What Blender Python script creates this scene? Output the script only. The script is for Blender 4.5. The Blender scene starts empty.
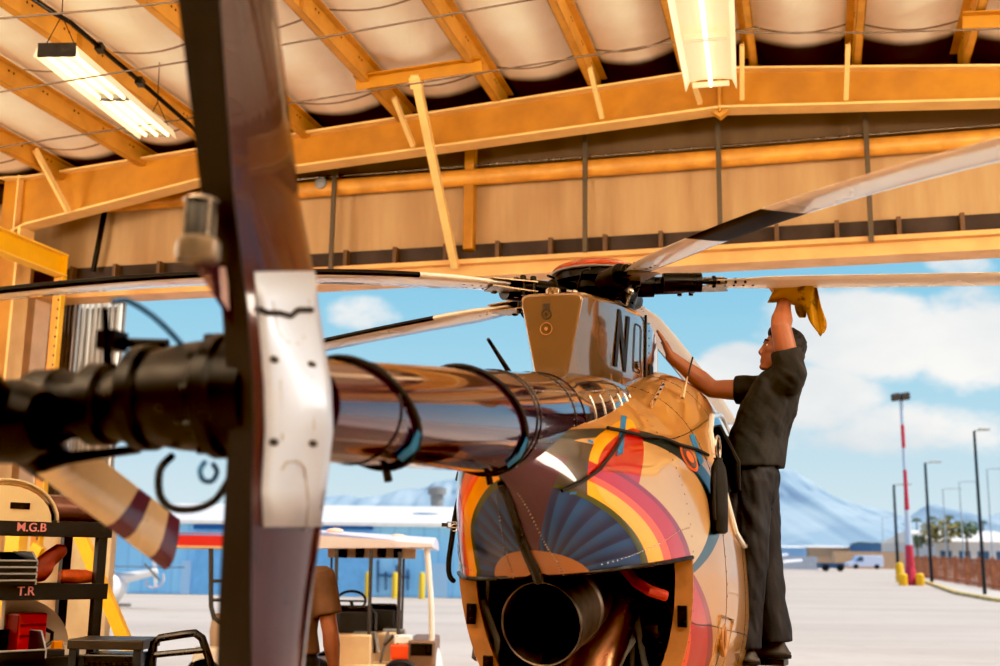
import bpy, bmesh, math, random
from mathutils import Vector, Matrix, Quaternion, noise
random.seed(7)
scene = bpy.context.scene
col = scene.collection
PI = math.pi
# ------------------------------------------------------------------ camera geometry
F = 1158.0; TH = math.radians(11.2); RO = 0.0141; EYE = 1.5; AL = math.radians(15.3)
SA, CA = math.sin(AL), math.cos(AL)
def ray(px, py):
    x0 = px-500; y0 = py-333; c = math.cos(RO); s = math.sin(RO)
    x = c*x0+s*y0; y = -s*x0+c*y0
    return (x, F*math.cos(TH)+y*math.sin(TH), F*math.sin(TH)-y*math.cos(TH))
def at(px, py, Y):
    d = ray(px, py); k = Y/d[1]; return Vector((d[0]*k, Y, EYE+d[2]*k))
def gnd(px, py, z=0):
    d = ray(px, py); Y = 20.
    for _ in range(80):
        k = (gz(Y)-EYE)/d[2] if d[2] < -1e-6 else 1; Y = Y*.6+min(400, max(2, d[1]*k))*.4
    return Vector((d[0]*Y/d[1], Y, gz(Y)))
def gz(Y): return 0 if Y < 55 else 1.3*min(1, (Y-55)/110)       # the apron rises gently far away
def hw(u, v, z):                       # hangar axes (across, along, up) -> world
    return Vector((u*CA+v*SA, -u*SA+v*CA, z))
def hv(px, py, v):                     # point of the hangar plane v
    d = ray(px, py); k = v/(d[0]*SA+d[1]*CA); return Vector((d[0]*k, d[1]*k, EYE+d[2]*k))
HUB = at(597, 277, 6.0)
def hl(x, y, z):                       # helicopter axes (forward, port, up) -> world
    return Vector((HUB.x+x*SA-y*CA, HUB.y+x*CA+y*SA, z))
def _loc(px, py):
    d = ray(px, py); ox, oy = -HUB.x, -HUB.y
    o = Vector((ox*SA+oy*CA, -ox*CA+oy*SA, EYE)); e = Vector((d[0]*SA+d[1]*CA, -d[0]*CA+d[1]*SA, d[2]))
    return o, e
def onX(px, py, x):
    o, e = _loc(px, py); return o+e*((x-o.x)/e.x)
def onY(px, py, y=0):
    o, e = _loc(px, py); return o+e*((y-o.y)/e.y)
def L2W(p): return hl(p[0], p[1], p[2])
# ------------------------------------------------------------------ materials
def lin(c):
    return tuple(((v/255)/12.92 if v/255 <= .04045 else ((v/255+.055)/1.055)**2.4) for v in c)
class NG:
    def __init__(s, nt): s.nt = nt
    def node(s, t, **k):
        n = s.nt.nodes.new(t)
        for a, b in k.items(): setattr(n, a, b)
        return n
    def put(s, sock, v):
        if isinstance(v, bpy.types.NodeSocket): s.nt.links.new(v, sock)
        elif isinstance(v, (tuple, list)) and len(v) == 3 and sock.type == 'RGBA': sock.default_value = (*v, 1)
        else: sock.default_value = v
    def m(s, op, *a):
        n = s.node('ShaderNodeMath', operation=op)
        for i, v in enumerate(a): s.put(n.inputs[i], v)
        return n.outputs[0]
    def mix(s, f, a, b):
        n = s.node('ShaderNodeMix', data_type='RGBA')
        s.put(n.inputs[0], f); s.put(n.inputs[6], a); s.put(n.inputs[7], b)
        return n.outputs[2]
    def sep(s, v):
        n = s.node('ShaderNodeSeparateXYZ'); s.put(n.inputs[0], v); return n.outputs
    def obj(s): return s.node('ShaderNodeTexCoord').outputs['Object']
    def gen(s): return s.node('ShaderNodeTexCoord').outputs['Generated']
    def noise(s, vec, scale, detail=4, rough=.55):
        n = s.node('ShaderNodeTexNoise'); s.put(n.inputs['Vector'], vec)
        n.inputs['Scale'].default_value = scale; n.inputs['Detail'].default_value = detail; n.inputs['Roughness'].default_value = rough
        return n.outputs[0]
    def ss(s, v, a, b):
        n = s.node('ShaderNodeMapRange', interpolation_type='SMOOTHSTEP')
        s.put(n.inputs[0], v); n.inputs[1].default_value = a; n.inputs[2].default_value = b
        return n.outputs[0]
    def scalev(s, vec, x, y, z):
        n = s.node('ShaderNodeVectorMath', operation='MULTIPLY'); s.put(n.inputs[0], vec); n.inputs[1].default_value = (x, y, z)
        return n.outputs[0]
MATS = {}
def mat(name, rgb, rough=.6, metal=0., coat=0., var=.0, vscale=3., bump=0., bscale=40., emit=None, alpha=None, dirt=None):
    if name in MATS: return MATS[name]
    m = bpy.data.materials.new(name); m.use_nodes = True; MATS[name] = m
    g = NG(m.node_tree); b = m.node_tree.nodes['Principled BSDF']
    c = lin(rgb)
    b.inputs['Base Color'].default_value = (*c, 1)
    b.inputs['Roughness'].default_value = rough; b.inputs['Metallic'].default_value = metal
    b.inputs['Coat Weight'].default_value = coat; b.inputs['Coat Roughness'].default_value = .03
    if var:
        n = g.noise(g.obj(), vscale, 5)
        f = g.ss(n, .3, .7)
        d = dirt and lin(dirt) or tuple(v*(1-var) for v in c)
        e = tuple(min(1, v*(1+var*.5)) for v in c)
        g.put(b.inputs['Base Color'], g.mix(f, d, e))
        g.put(b.inputs['Roughness'], g.m('MULTIPLY_ADD', f, -.15*(1 if rough > .2 else 0), rough))
    if bump:
        n = g.noise(g.obj(), bscale, 3)
        bn = g.node('ShaderNodeBump'); bn.inputs['Strength'].default_value = bump; bn.inputs['Distance'].default_value = .01
        g.put(bn.inputs['Height'], n); g.put(b.inputs['Normal'], bn.outputs[0])
    if emit:
        b.inputs['Emission Color'].default_value = (*lin(emit[0]), 1); b.inputs['Emission Strength'].default_value = emit[1]
    return m
# ------------------------------------------------------------------ mesh builder (world coordinates in, one object out)
XF = {}
def V(p): return p if isinstance(p, Vector) else Vector(p)
class MB:
    def __init__(s): s.v = []; s.f = []; s.mi = []; s.cur = 0
    def mat(s, i): s.cur = i; return s
    def add(s, vs, fs):
        b = len(s.v); s.v += [V(p) for p in vs]
        for f in fs: s.f.append([b+i for i in f]); s.mi.append(s.cur)
        return s
    def obox(s, c, ax, h):
        c = V(c); a = [V(x).normalized()*k for x, k in zip(ax, h)]
        vs = [c+a[0]*i+a[1]*j+a[2]*k for i in (-1, 1) for j in (-1, 1) for k in (-1, 1)]
        return s.add(vs, [(0, 1, 3, 2), (4, 6, 7, 5), (0, 4, 5, 1), (2, 3, 7, 6), (0, 2, 6, 4), (1, 5, 7, 3)])
    def box(s, c, h, rz=0.):
        return s.obox(c, ((math.cos(rz), math.sin(rz), 0), (-math.sin(rz), math.cos(rz), 0), (0, 0, 1)), h)
    def hbox(s, u0, u1, v0, v1, z0, z1):       # box along the hangar axes
        return s.obox(hw((u0+u1)/2, (v0+v1)/2, (z0+z1)/2), ((CA, -SA, 0), (SA, CA, 0), (0, 0, 1)), (abs(u1-u0)/2, abs(v1-v0)/2, abs(z1-z0)/2))
    def beam(s, p0, p1, w, h, up=(0, 0, 1)):
        p0, p1 = V(p0), V(p1); d = (p1-p0); L = d.length; d.normalize()
        sd = d.cross(V(up))
        if sd.length < 1e-4: sd = d.cross(Vector((1, 0, 0)))
        sd.normalize(); u = sd.cross(d)
        return s.obox((p0+p1)/2, (d, sd, u), (L/2, w/2, h/2))
    def loft(s, rings, cap0=True, cap1=True, closed=True):
        n = len(rings[0]); vs = [p for r in rings for p in r]; fs = []
        for i in range(len(rings)-1):
            for j in range(n if closed else n-1):
                k = (j+1) % n
                fs.append((i*n+j, i*n+k, (i+1)*n+k, (i+1)*n+j))
        if cap0: fs.append(tuple(range(n-1, -1, -1)))
        if cap1: fs.append(tuple((len(rings)-1)*n+j for j in range(n)))
        return s.add(vs, fs)
    def tube(s, path, r, n=10, cap=True, flat=1.):
        path = [V(p) for p in path]; rr = r if isinstance(r, (list, tuple)) else [r]*len(path)
        rings = []; up = None
        for i, p in enumerate(path):
            t = (path[min(i+1, len(path)-1)]-path[max(i-1, 0)])
            t.normalize()
            if up is None:
                a = Vector((0, 0, 1)) if abs(t.z) < .9 else Vector((1, 0, 0))
                up = (a-t*a.dot(t)).normalized()
            else:
                up = (up-t*up.dot(t)).normalized()
            sd = t.cross(up)
            rings.append([p+(sd*math.cos(2*PI*k/n)+up*math.sin(2*PI*k/n)*flat)*rr[i] for k in range(n)])
        return s.loft(rings, cap, cap)
    def cyl(s, p0, p1, r0, r1=None, n=16): return s.tube([p0, p1], [r0, r0 if r1 is None else r1], n)
    def ell(s, c, ax, h, n=14, m=9):
        c = V(c); a = [V(x).normalized()*k for x, k in zip(ax, h)]
        rings = []
        for i in range(m+1):
            t = -PI/2+PI*(i+.001 if i == 0 else i-.001 if i == m else i)/m
            rings.append([c+a[2]*math.sin(t)+(a[0]*math.cos(2*PI*k/n)+a[1]*math.sin(2*PI*k/n))*math.cos(t) for k in range(n)])
        return s.loft(rings)
    def prism(s, poly, d):                  # polygon (list of points) extruded by vector d
        poly = [V(p) for p in poly]; d = V(d)
        return s.loft([poly, [p+d for p in poly]])
    def lathe(s, c, axis, prof, n=24, cap0=True, cap1=True):     # prof: (along, radius)
        c, t = V(c), V(axis).normalized()
        a = Vector((0, 0, 1)) if abs(t.z) < .9 else Vector((1, 0, 0))
        u = (a-t*a.dot(t)).normalized(); w = t.cross(u)
        return s.loft([[c+t*l+(u*math.cos(2*PI*k/n)+w*math.sin(2*PI*k/n))*max(r, 1e-4) for k in range(n)] for l, r in prof], cap0, cap1)
    def build(s, name, mats, parent=None, smooth=35, bevel=0, sub=0, origin=None, local=False, solid=0):
        if not isinstance(mats, (list, tuple)): mats = [mats]
        me = bpy.data.meshes.new(name)
        ob = bpy.data.objects.new(name, me); col.objects.link(ob)
        if parent is not None:
            X = XF.get(parent.name, Matrix()); ob.parent = parent
        else:
            if origin is None:
                n = len(s.v); zmin = min(p.z for p in s.v)
                origin = Vector((sum(p.x for p in s.v)/n, sum(p.y for p in s.v)/n, zmin))
            X = Matrix.Translation(origin); ob.location = origin
        XF[ob.name] = X
        I = X.inverted()
        me.from_pydata([p if local else I @ p for p in s.v], [], s.f)
        bm = bmesh.new(); bm.from_mesh(me); bmesh.ops.recalc_face_normals(bm, faces=bm.faces); bm.to_mesh(me); bm.free()
        for m in mats: me.materials.append(m)
        if len(mats) > 1: me.polygons.foreach_set('material_index', s.mi)
        if smooth:
            me.polygons.foreach_set('use_smooth', [True]*len(me.polygons))
            me.set_sharp_from_angle(angle=math.radians(smooth))
        if solid:
            k = ob.modifiers.new('Solid', 'SOLIDIFY'); k.thickness = solid; k.offset = 0
        if bevel:
            k = ob.modifiers.new('Bevel', 'BEVEL'); k.width = bevel; k.segments = 2; k.limit_method = 'ANGLE'
        if sub:
            k = ob.modifiers.new('Sub', 'SUBSURF'); k.levels = sub; k.render_levels = sub
        me.update()
        return ob
def tag(o, label=None, cat=None, group=None, kind=None):
    if label: o['label'] = label
    if cat: o['category'] = cat
    if group: o['group'] = group
    if kind: o['kind'] = kind
    return o
def empty(name, loc, label, cat, group=None, rz=0.):
    o = bpy.data.objects.new(name, None); col.objects.link(o); o.empty_display_size = .2
    o.location = loc; o.rotation_euler = (0, 0, rz)
    XF[o.name] = Matrix.Translation(loc) @ Matrix.Rotation(rz, 4, 'Z')
    return tag(o, label, cat, group)
def text(name, s, m, parent, origin, xdir, up, size, extrude=.002, shear=0, scx=1.):
    cu = bpy.data.curves.new(name, 'FONT'); cu.body = s; cu.size = size; cu.extrude = extrude; cu.align_x = 'CENTER'; cu.align_y = 'CENTER'
    cu.shear = shear; cu.offset = size*(.035 if name == 'registration_letter' else .012)
    t = bpy.data.objects.new(name, cu)
    dg = bpy.context.evaluated_depsgraph_get()
    col.objects.link(t); dg.update()
    me = bpy.data.meshes.new_from_object(t.evaluated_get(dg)); bpy.data.objects.remove(t)
    x = V(xdir).normalized(); u = V(up); u = (u-x*u.dot(x)).normalized(); n = x.cross(u)
    W = Matrix(((x.x*scx, u.x, n.x, origin[0]), (x.y*scx, u.y, n.y, origin[1]), (x.z*scx, u.z, n.z, origin[2]), (0, 0, 0, 1)))
    ob = bpy.data.objects.new(name, me); col.objects.link(ob)
    if parent is not None:
        ob.parent = parent; me.transform(XF.get(parent.name, Matrix()).inverted() @ W); XF[ob.name] = XF.get(parent.name, Matrix())
    else:
        me.transform(W)
    me.materials.clear(); me.materials.append(m)
    return ob
def remeshed(mb, voxel, smooth=6):
    """union of all closed pieces as one continuous surface: returns an MB with the result"""
    me = bpy.data.meshes.new('tmp'); me.from_pydata(mb.v, [], mb.f)
    bm = bmesh.new(); bm.from_mesh(me); bmesh.ops.recalc_face_normals(bm, faces=bm.faces); bm.to_mesh(me); bm.free()
    ob = bpy.data.objects.new('tmp', me); col.objects.link(ob)
    r = ob.modifiers.new('r', 'REMESH'); r.mode = 'VOXEL'; r.voxel_size = voxel
    k = ob.modifiers.new('s', 'SMOOTH'); k.iterations = smooth; k.factor = .5
    dg = bpy.context.evaluated_depsgraph_get(); dg.update()
    e = bpy.data.meshes.new_from_object(ob.evaluated_get(dg))
    out = MB(); out.add([v.co.copy() for v in e.vertices], [tuple(p.vertices) for p in e.polygons])
    bpy.data.objects.remove(ob); bpy.data.meshes.remove(me); bpy.data.meshes.remove(e)
    return out
def lerp(a, b, t): return a+(b-a)*t
def interp(tab, x):
    for (x0, *a), (x1, *b) in zip(tab, tab[1:]):
        if x <= x1:
            t = max(0, (x-x0)/(x1-x0)); t2 = t
            return [lerp(p, q, t2) for p, q in zip(a, b)]
    return list(tab[-1][1:])
def crom(tab, x):                            # smooth (Catmull-Rom) table look-up
    n = len(tab)
    if x <= tab[0][0]: return list(tab[0][1:])
    if x >= tab[-1][0]: return list(tab[-1][1:])
    for i in range(n-1):
        if x <= tab[i+1][0]:
            x0, x1 = tab[i][0], tab[i+1][0]; t = (x-x0)/(x1-x0); h = x1-x0
            out = []
            for k in range(1, len(tab[0])):
                p0, p1 = tab[i][k], tab[i+1][k]
                m0 = (tab[i+1][k]-tab[i-1][k])/(tab[i+1][0]-tab[i-1][0]) if i > 0 else (p1-p0)/h
                m1 = (tab[i+2][k]-tab[i][k])/(tab[i+2][0]-tab[i][0]) if i < n-2 else (p1-p0)/h
                out.append((2*t**3-3*t*t+1)*p0+(t**3-2*t*t+t)*h*m0+(-2*t**3+3*t*t)*p1+(t**3-t*t)*h*m1)
            return out
# ------------------------------------------------------------------ shared materials
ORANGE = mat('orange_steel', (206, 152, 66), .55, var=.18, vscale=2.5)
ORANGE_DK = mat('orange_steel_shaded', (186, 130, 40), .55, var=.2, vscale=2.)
CREAMEDGE = mat('pale_steel_edge', (236, 196, 130), .5, var=.1)
YELLOW = mat('yellow_steel', (246, 190, 40), .5, var=.1)
BLACK = mat('black_paint', (9, 9, 10), .35, var=.2)
BLACKM = mat('black_metal', (5, 5, 6), .42, metal=.0, var=.3, vscale=20)
DARKM = mat('dark_steel', (44, 41, 38), .4, metal=.8, var=.3, vscale=12)
STEEL = mat('steel', (170, 165, 158), .3, metal=1., var=.15, vscale=15)
BLACKM.node_tree.nodes['Principled BSDF'].inputs['Specular IOR Level'].default_value = .2
RUBBER = mat('black_rubber', (8, 8, 9), .7)
WEB = mat('black_webbing', (9, 9, 10), .8, bump=.3, bscale=300)
WHITE = mat('white_paint', (236, 234, 230), .35, coat=.3, var=.05)
GREY = mat('grey_paint', (140, 140, 138), .5, var=.1)
PURPLE = mat('purple_gloss', (66, 30, 48), .1, metal=.35, coat=1., var=.12, vscale=1.5)
TAN = mat('tan_gloss', (184, 146, 94), .22, metal=.25, coat=1., var=.06, vscale=1.5)
TANMATTE = mat('tan_primer', (168, 120, 66), .5, var=.2, vscale=9)
RED = mat('red_plastic', (186, 34, 30), .4, var=.1)
BLUETAPE = mat('blue_masking_tape', (24, 108, 158), .6, var=.1, vscale=30)
SKIN = mat('skin', (152, 98, 70), .5, var=.08, vscale=8)
HAIR = mat('dark_hair', (20, 17, 16), .6, bump=.5, bscale=200)
# ================================================================== camera, world, light
cd = bpy.data.cameras.new('camera'); cam = bpy.data.objects.new('camera', cd); col.objects.link(cam)
cd.sensor_width = 36; cd.lens = 36*F/1000; cd.clip_end = 9000; cd.clip_start = .05
Rm = Matrix.Rotation(PI/2+TH, 4, 'X') @ Matrix.Rotation(RO, 4, 'Z')
cam.matrix_world = Matrix.Translation((0, 0, EYE)) @ Rm
cd.dof.use_dof = True; cd.dof.focus_distance = 6.0; cd.dof.aperture_fstop = 2.2
scene.camera = cam
scene.view_settings.view_transform = 'Standard'
scene.view_settings.look = 'None'
scene.view_settings.exposure = 0.0
vs_ = scene.view_settings; vs_.use_curve_mapping = True; cm_ = vs_.curve_mapping          # photographic contrast
cm_.black_level = (.012, .012, .011)
cv_ = cm_.curves[3]; cv_.points[0].location = (0, 0); cv_.points[1].location = (1, 1)
for p in ((.08, .066), (.3, .285), (.65, .69)): cv_.points.new(*p)
cm_.update()
scene.cycles.max_bounces = 8; scene.cycles.diffuse_bounces = 4; scene.cycles.glossy_bounces = 5
scene.cycles.use_denoising = True
scene.cycles.sample_clamp_indirect = 4.0
W = bpy.data.worlds.new('World'); scene.world = W; W.use_nodes = True
g = NG(W.node_tree); bg = W.node_tree.nodes['Background']
d = g.gen(); X, Y, Z = g.sep(d)
cr = g.node('ShaderNodeValToRGB'); e = cr.color_ramp
stops = [(0.0, (214, 230, 236)), (.06, (202, 224, 234)), (.16, (168, 210, 232)), (.30, (124, 190, 226)), (.6, (40, 120, 200)), (1, (30, 92, 180))]
e.elements[0].position = 0; e.elements[0].color = (*lin(stops[0][1]), 1); e.elements[1].position = 1; e.elements[1].color = (*lin(stops[-1][1]), 1)
for p, c in stops[1:-1]: k = e.elements.new(p); k.color = (*lin(c), 1)
g.put(cr.inputs[0], g.m('MAXIMUM', Z, 0.0))
yy = g.m('MAXIMUM', Y, .08); qx = g.m('DIVIDE', X, yy); qz = g.m('DIVIDE', Z, yy)
sv = g.scalev(d, 1, 1, 1.8)
n1 = g.noise(sv, 7., 7, .6); n2 = g.noise(sv, 3., 6, .55)
tot = None
for px, py, rx, ry, w in ((870, 330, 125, 62, 1.), (745, 378, 72, 40, .95), (800, 400, 110, 55, .8), (965, 335, 90, 75, .85), (355, 312, 62, 30, .75), (880, 430, 260, 40, .62), (610, 300, 60, 26, .3), (960, 265, 60, 20, .6), (400, 470, 90, 20, .0)):
    r = ray(px, py); cx, cz = r[0]/r[1], r[2]/r[1]
    a = g.m('DIVIDE', g.m('SUBTRACT', qx, cx), rx/F*1.02); b = g.m('DIVIDE', g.m('SUBTRACT', qz, cz), ry/F*1.02)
    q = g.m('SQRT', g.m('ADD', g.m('MULTIPLY', a, a), g.m('MULTIPLY', b, b)))
    f = g.m('MULTIPLY', g.m('SUBTRACT', 1.0, g.ss(q, .25, 1.35)), w)
    tot = f if tot is None else g.m('MAXIMUM', tot, f)
front = g.ss(Y, .05, .3)
tot = g.m('MULTIPLY', tot, front)
back = g.m('MULTIPLY', g.m('SUBTRACT', 1.0, front), .45)
dens = g.m('ADD', g.m('ADD', tot, back), g.m('MULTIPLY', g.m('SUBTRACT', n1, .5), 1.5))
cl = g.ss(dens, .38, .70)
sh = g.ss(g.m('ADD', n2, g.m('MULTIPLY', qz, .6)), .35, .75)
ccol = g.mix(sh, lin((205, 214, 222)), lin((255, 252, 246)))
fin = g.mix(g.m('MULTIPLY', cl, .94), cr.outputs[0], ccol)
g.put(bg.inputs[0], fin); bg.inputs[1].default_value = 1.0
sd = bpy.data.lights.new('sun', 'SUN'); so = bpy.data.objects.new('sun', sd); col.objects.link(so)
sd.energy = 4.7; sd.angle = .01; sd.color = (1, .94, .86)
az, el = math.radians(100), math.radians(58)
dirv = Vector((math.sin(az)*math.cos(el), math.cos(az)*math.cos(el), math.sin(el)))
so.rotation_euler = dirv.to_track_quat('Z', 'Y').to_euler(); so.location = (20, 10, 30)
def area(name, p, aim, size, power, colr):
    l = bpy.data.lights.new(name, 'AREA'); l.shape = 'RECTANGLE'; l.size, l.size_y = size; l.energy = power; l.color = colr
    o = bpy.data.objects.new(name, l); col.objects.link(o); o.location = p
    o.rotation_euler = (V(p)-V(aim)).to_track_quat('Z', 'Y').to_euler()
area('fill_light', hw(-5.5, -1.5, 4.3), hw(-5.5, -.8, 8), (6, 4), 2000, (1, .87, .70))  # unseen fill lights added behind and beside the view to brighten the ceiling
area('fill_light', hw(3.5, -1.5, 4.3), hw(3.5, -.8, 8), (6, 4), 2000, (1, .87, .70))
area('fill_light', hw(8.2, 6.5, 4.2), hw(2.0, 8.5, 7.2), (2, 5), 620, (1, .88, .72))
area('fill_light', hw(-11.4, 5.0, 4.2), hw(-5.0, 8.5, 7.2), (2, 5), 470, (1, .88, .72))
# ================================================================== ground, floor
def groundmat(name, c1, c2, c3):
    m = bpy.data.materials.new(name); m.use_nodes = True; g = NG(m.node_tree); b = m.node_tree.nodes['Principled BSDF']
    o = g.obj(); n = g.noise(g.scalev(o, .05, .22, 1), 1.2, 6); n2 = g.noise(o, 1.6, 6); n3 = g.noise(o, 40, 2)
    c = g.mix(g.ss(n, .35, .65), lin(c1), lin(c2)); c = g.mix(g.m('MULTIPLY', g.ss(n2, .5, .75), .5), c, lin(c3)); c = g.mix(g.m('MULTIPLY', n3, .12), c, lin((120, 112, 104)))
    g.put(b.inputs['Base Color'], c); b.inputs['Roughness'].default_value = .8
    bn = g.node('ShaderNodeBump'); bn.inputs['Strength'].default_value = .15; bn.inputs['Distance'].default_value = .01; g.put(bn.inputs['Height'], n3); g.put(b.inputs['Normal'], bn.outputs[0])
    return m
GM = groundmat('apron_concrete', (204, 188, 170), (190, 174, 156), (176, 160, 144))
FM = groundmat('hangar_slab', (172, 156, 140), (150, 134, 120), (128, 114, 102))
mb = MB(); GY = [11, 30, 54, 60, 110, 165, 170, 400, 3000]
mb.loft([[(-400-.4*y, y, gz(y)-.012), (400+.4*y, y, gz(y)-.012)] for y in GY], False, False, closed=False)
mb.add([(-400, -200, -.014), (400, -200, -.014), (400, 11, -.012), (-400, 11, -.012)], [(0, 1, 2, 3)])
tag(mb.build('ground', GM, smooth=0, origin=Vector((0, 0, 0))), kind='structure')
mb = MB(); mb.hbox(-12.1, 9.1, -7.1, 12.1, -.2, 0); tag(mb.build('floor', FM, smooth=0, origin=Vector((0, 0, 0))), kind='structure')
# ================================================================== hangar
UR = -0.8                                        # ridge position across the hangar
def zroof(u): return 6.50-.082*abs(u-UR)          # purlin seat
PU = [-12.7, -11.65, -10.6, -9.55, -8.48, -7.4, -6.42, -5.34, -4.2, -3.1, -2.07, -1.12, -.49, .51, 1.51, 2.55, 3.6, 4.65, 5.7, 6.75, 7.8, 9.1]
PH = .2
# ceiling fabric: sagging between the purlins
mb = MB()
vs_n = 60; NV = [-7+19*i/vs_n for i in range(vs_n+1)]
def sheet_z(u, v, u0, u1):
    s = (u-u0)/(u1-u0); w = abs(math.sin((v-.35)*PI/1.75))
    return zroof(u)+PH+.06-.13*math.sin(PI*s)*(.55+.45*w**.5)
for a, b in zip(PU, PU[1:]):
    rings = [[hw(lerp(a, b, k/8), v, sheet_z(lerp(a, b, k/8), v, a, b)) for k in range(9)] for v in NV]
    mb.loft(rings, False, False, closed=False)
m = bpy.data.materials.new('roof_insulation'); m.use_nodes = True; g = NG(m.node_tree); b_ = m.node_tree.nodes['Principled BSDF']
o = g.obj(); ox, oy, oz = g.sep(o)
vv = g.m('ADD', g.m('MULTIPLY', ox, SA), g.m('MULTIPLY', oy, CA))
fr = g.m('FRACT', g.m('DIVIDE', g.m('SUBTRACT', vv, .35), 1.75)); seam = g.m('LESS_THAN', g.m('ABSOLUTE', g.m('SUBTRACT', fr, .5)), .489)
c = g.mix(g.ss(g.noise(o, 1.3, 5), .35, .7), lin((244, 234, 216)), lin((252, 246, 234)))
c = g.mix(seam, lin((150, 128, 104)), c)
dark = g.ss(vv, 11.02, 11.2); c = g.mix(dark, c, lin((60, 42, 28)))  # shadow gap above the rafter painted into the sheet colour
g.put(b_.inputs['Base Color'], c); b_.inputs['Roughness'].default_value = .5
bn = g.node('ShaderNodeBump'); bn.inputs['Strength'].default_value = .35; bn.inputs['Distance'].default_value = .03
g.put(bn.inputs['Height'], g.noise(g.scalev(o, 3, .6, 1), 2.5, 4)); g.put(b_.inputs['Normal'], bn.outputs[0])
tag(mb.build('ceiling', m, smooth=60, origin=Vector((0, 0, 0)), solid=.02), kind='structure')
# purlins: channel sections running towards the door
names = {2: 'leftmost orange roof purlin seen whole over the steel rack', 3: 'orange roof purlin left of the long twin tube lamp', 4: 'orange roof purlin just right of the long twin tube lamp', 5: 'orange roof purlin right behind the helicopter tail fin', 6: 'orange roof purlin holding the left end of the T brace crossbar', 7: 'orange roof purlin holding the right end of the T brace crossbar',
         8: 'orange roof purlin midway between T brace and ridge lamp', 9: 'orange ridge purlin on the left side of the ridge lamp', 10: 'orange ridge purlin on the right side of the ridge lamp', 11: 'second orange roof purlin right of the ridge lamp', 12: 'third orange roof purlin right of the ridge lamp'}
for i, u in enumerate(PU):
    if not 3 <= i <= 15: continue
    mb = MB(); z0 = zroof(u); sgn = 1 if u > UR else -1
    mb.hbox(u-.005, u+.005, -6, 11.5, z0, z0+PH)                                   # web
    mb.hbox(u if sgn > 0 else u-.075, u+.075 if sgn > 0 else u, -6, 11.5, z0, z0+.009)
    mb.hbox(u if sgn < 0 else u-.075, u+.075 if sgn < 0 else u, -6, 11.5, z0+PH-.009, z0+PH)
    mb.hbox(u+sgn*.07, u+sgn*.077, -6, 11.5, z0, z0+.03)
    o = empty('roof_purlin', hw(u, 3, z0), names.get(i-2, 'orange roof purlin beyond the frame edge'), 'roof beam', 'orange roof purlins')
    mb.build('channel', ORANGE, o, smooth=0)
    mb = MB()
    for k in range(14):
        v = 4.2+k*.52
        mb.lathe(hw(u-.008, v, z0+PH*.72), hw(1, 0, 0), [(0, .012), (.016, .012)], 8)
        mb.lathe(hw(u-.008, v+.07, z0+PH*.72), hw(1, 0, 0), [(0, .012), (.016, .012)], 8)
    mb.build('bolt_holes', DARKM, o, smooth=0)
    if i % 2 == 0:
        mb = MB(); mb.hbox(u-.012, u+.012, 8.55, 8.62, z0+.01, z0+PH); mb.build('lap_plate', ORANGE_DK, o, smooth=0)
# end frame rafter: tapered I section on both slopes + column
def wpt(px, py, V_): return hv(px, py, V_)
RV = 11.3
def rafter(prof, name, o):
    mb = MB(); tw = .008; fw = .11
    top = [(u, zt) for u, zt, zb in prof]; bot = [(u, zb) for u, zt, zb in prof]
    for (u0, a0, b0), (u1, a1, b1) in zip(prof, prof[1:]):
        mb.mat(0); mb.prism([hw(u0, RV-tw, b0), hw(u1, RV-tw, b1), hw(u1, RV-tw, a1), hw(u0, RV-tw, a0)], hw(0, 2*tw, 0))
        for z0, z1 in ((a0, a1), (b0, b1)):
            mb.mat(1); mb.prism([hw(u0, RV-fw, z0-.012), hw(u1, RV-fw, z1-.012), hw(u1, RV-fw, z1+.012), hw(u0, RV-fw, z0+.012)], hw(0, 2*fw, 0))
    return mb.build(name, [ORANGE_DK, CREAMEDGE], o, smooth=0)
ro = empty('rafter_frame', hw(UR, RV, 5.6), 'big orange tapered I-beam rafter spanning the hangar under the purlins', 'roof beam')
rafter([(-9.3, 5.93, 5.15), (-8.9, 5.92, 5.33), (-6.67, 6.08, 5.71), (UR, 6.46, 6.04)], 'sloping_beam', ro)
rafter([(UR, 6.46, 6.04), (1.85, 6.21, 5.87), (7, 5.85, 5.4)], 'sloping_beam', ro)
mb = MB(); mb.hbox(UR-.012, UR+.012, RV-.11, RV+.11, 6.0, 6.5); mb.prism([hw(UR-.1, RV-.05, 6.03), hw(UR+.1, RV-.05, 6.03), hw(UR, RV-.05, 5.95)], hw(0, .1, 0)); mb.build('ridge_plate', ORANGE, ro, smooth=0)
mb = MB(); mb.hbox(-9.05, -9.03, RV-.1, RV+.1, 5.2, 5.95); mb.build('stiffener_plate', CREAMEDGE, ro, smooth=0)
mb = MB(); mb.mat(0); mb.hbox(-9.7, -8.93, RV-.012, RV+.012, 0, 5.3); mb.mat(1); mb.hbox(-8.95, -8.92, RV-.13, RV+.13, 0, 5.3)
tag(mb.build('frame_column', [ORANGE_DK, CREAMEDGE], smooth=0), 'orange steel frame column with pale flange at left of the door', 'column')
# flange braces between purlin and rafter
labs = ['small diagonal steel brace above the steel rack corner', 'small diagonal steel brace left of the T brace strut', 'small diagonal steel brace midway along the left rafter', 'small steel brace behind the end of the ridge lamp', 'small steel brace just right of the ridge lamp', 'small steel brace on the right rafter right of the ridge']
for (x0, y0, x1, y1), lb in zip(((35, 150, 68, 212), (394, 98, 413, 146), (590, 68, 602, 118), (690, 70, 700, 103), (742, 45, 742, 99), (848, 45, 846, 99)), labs):
    mb = MB(); p0, p1 = hv(x0, y0, 10.65), hv(x1, y1, 11.14); mb.beam(p0, p1, .045, .045)
    mb.beam(p0+Vector((.015, 0, .02)), p1+Vector((.015, 0, .02)), .006, .045)
    tag(mb.build('flange_brace', CREAMEDGE, smooth=0), lb, 'steel brace', 'small flange braces')
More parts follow.
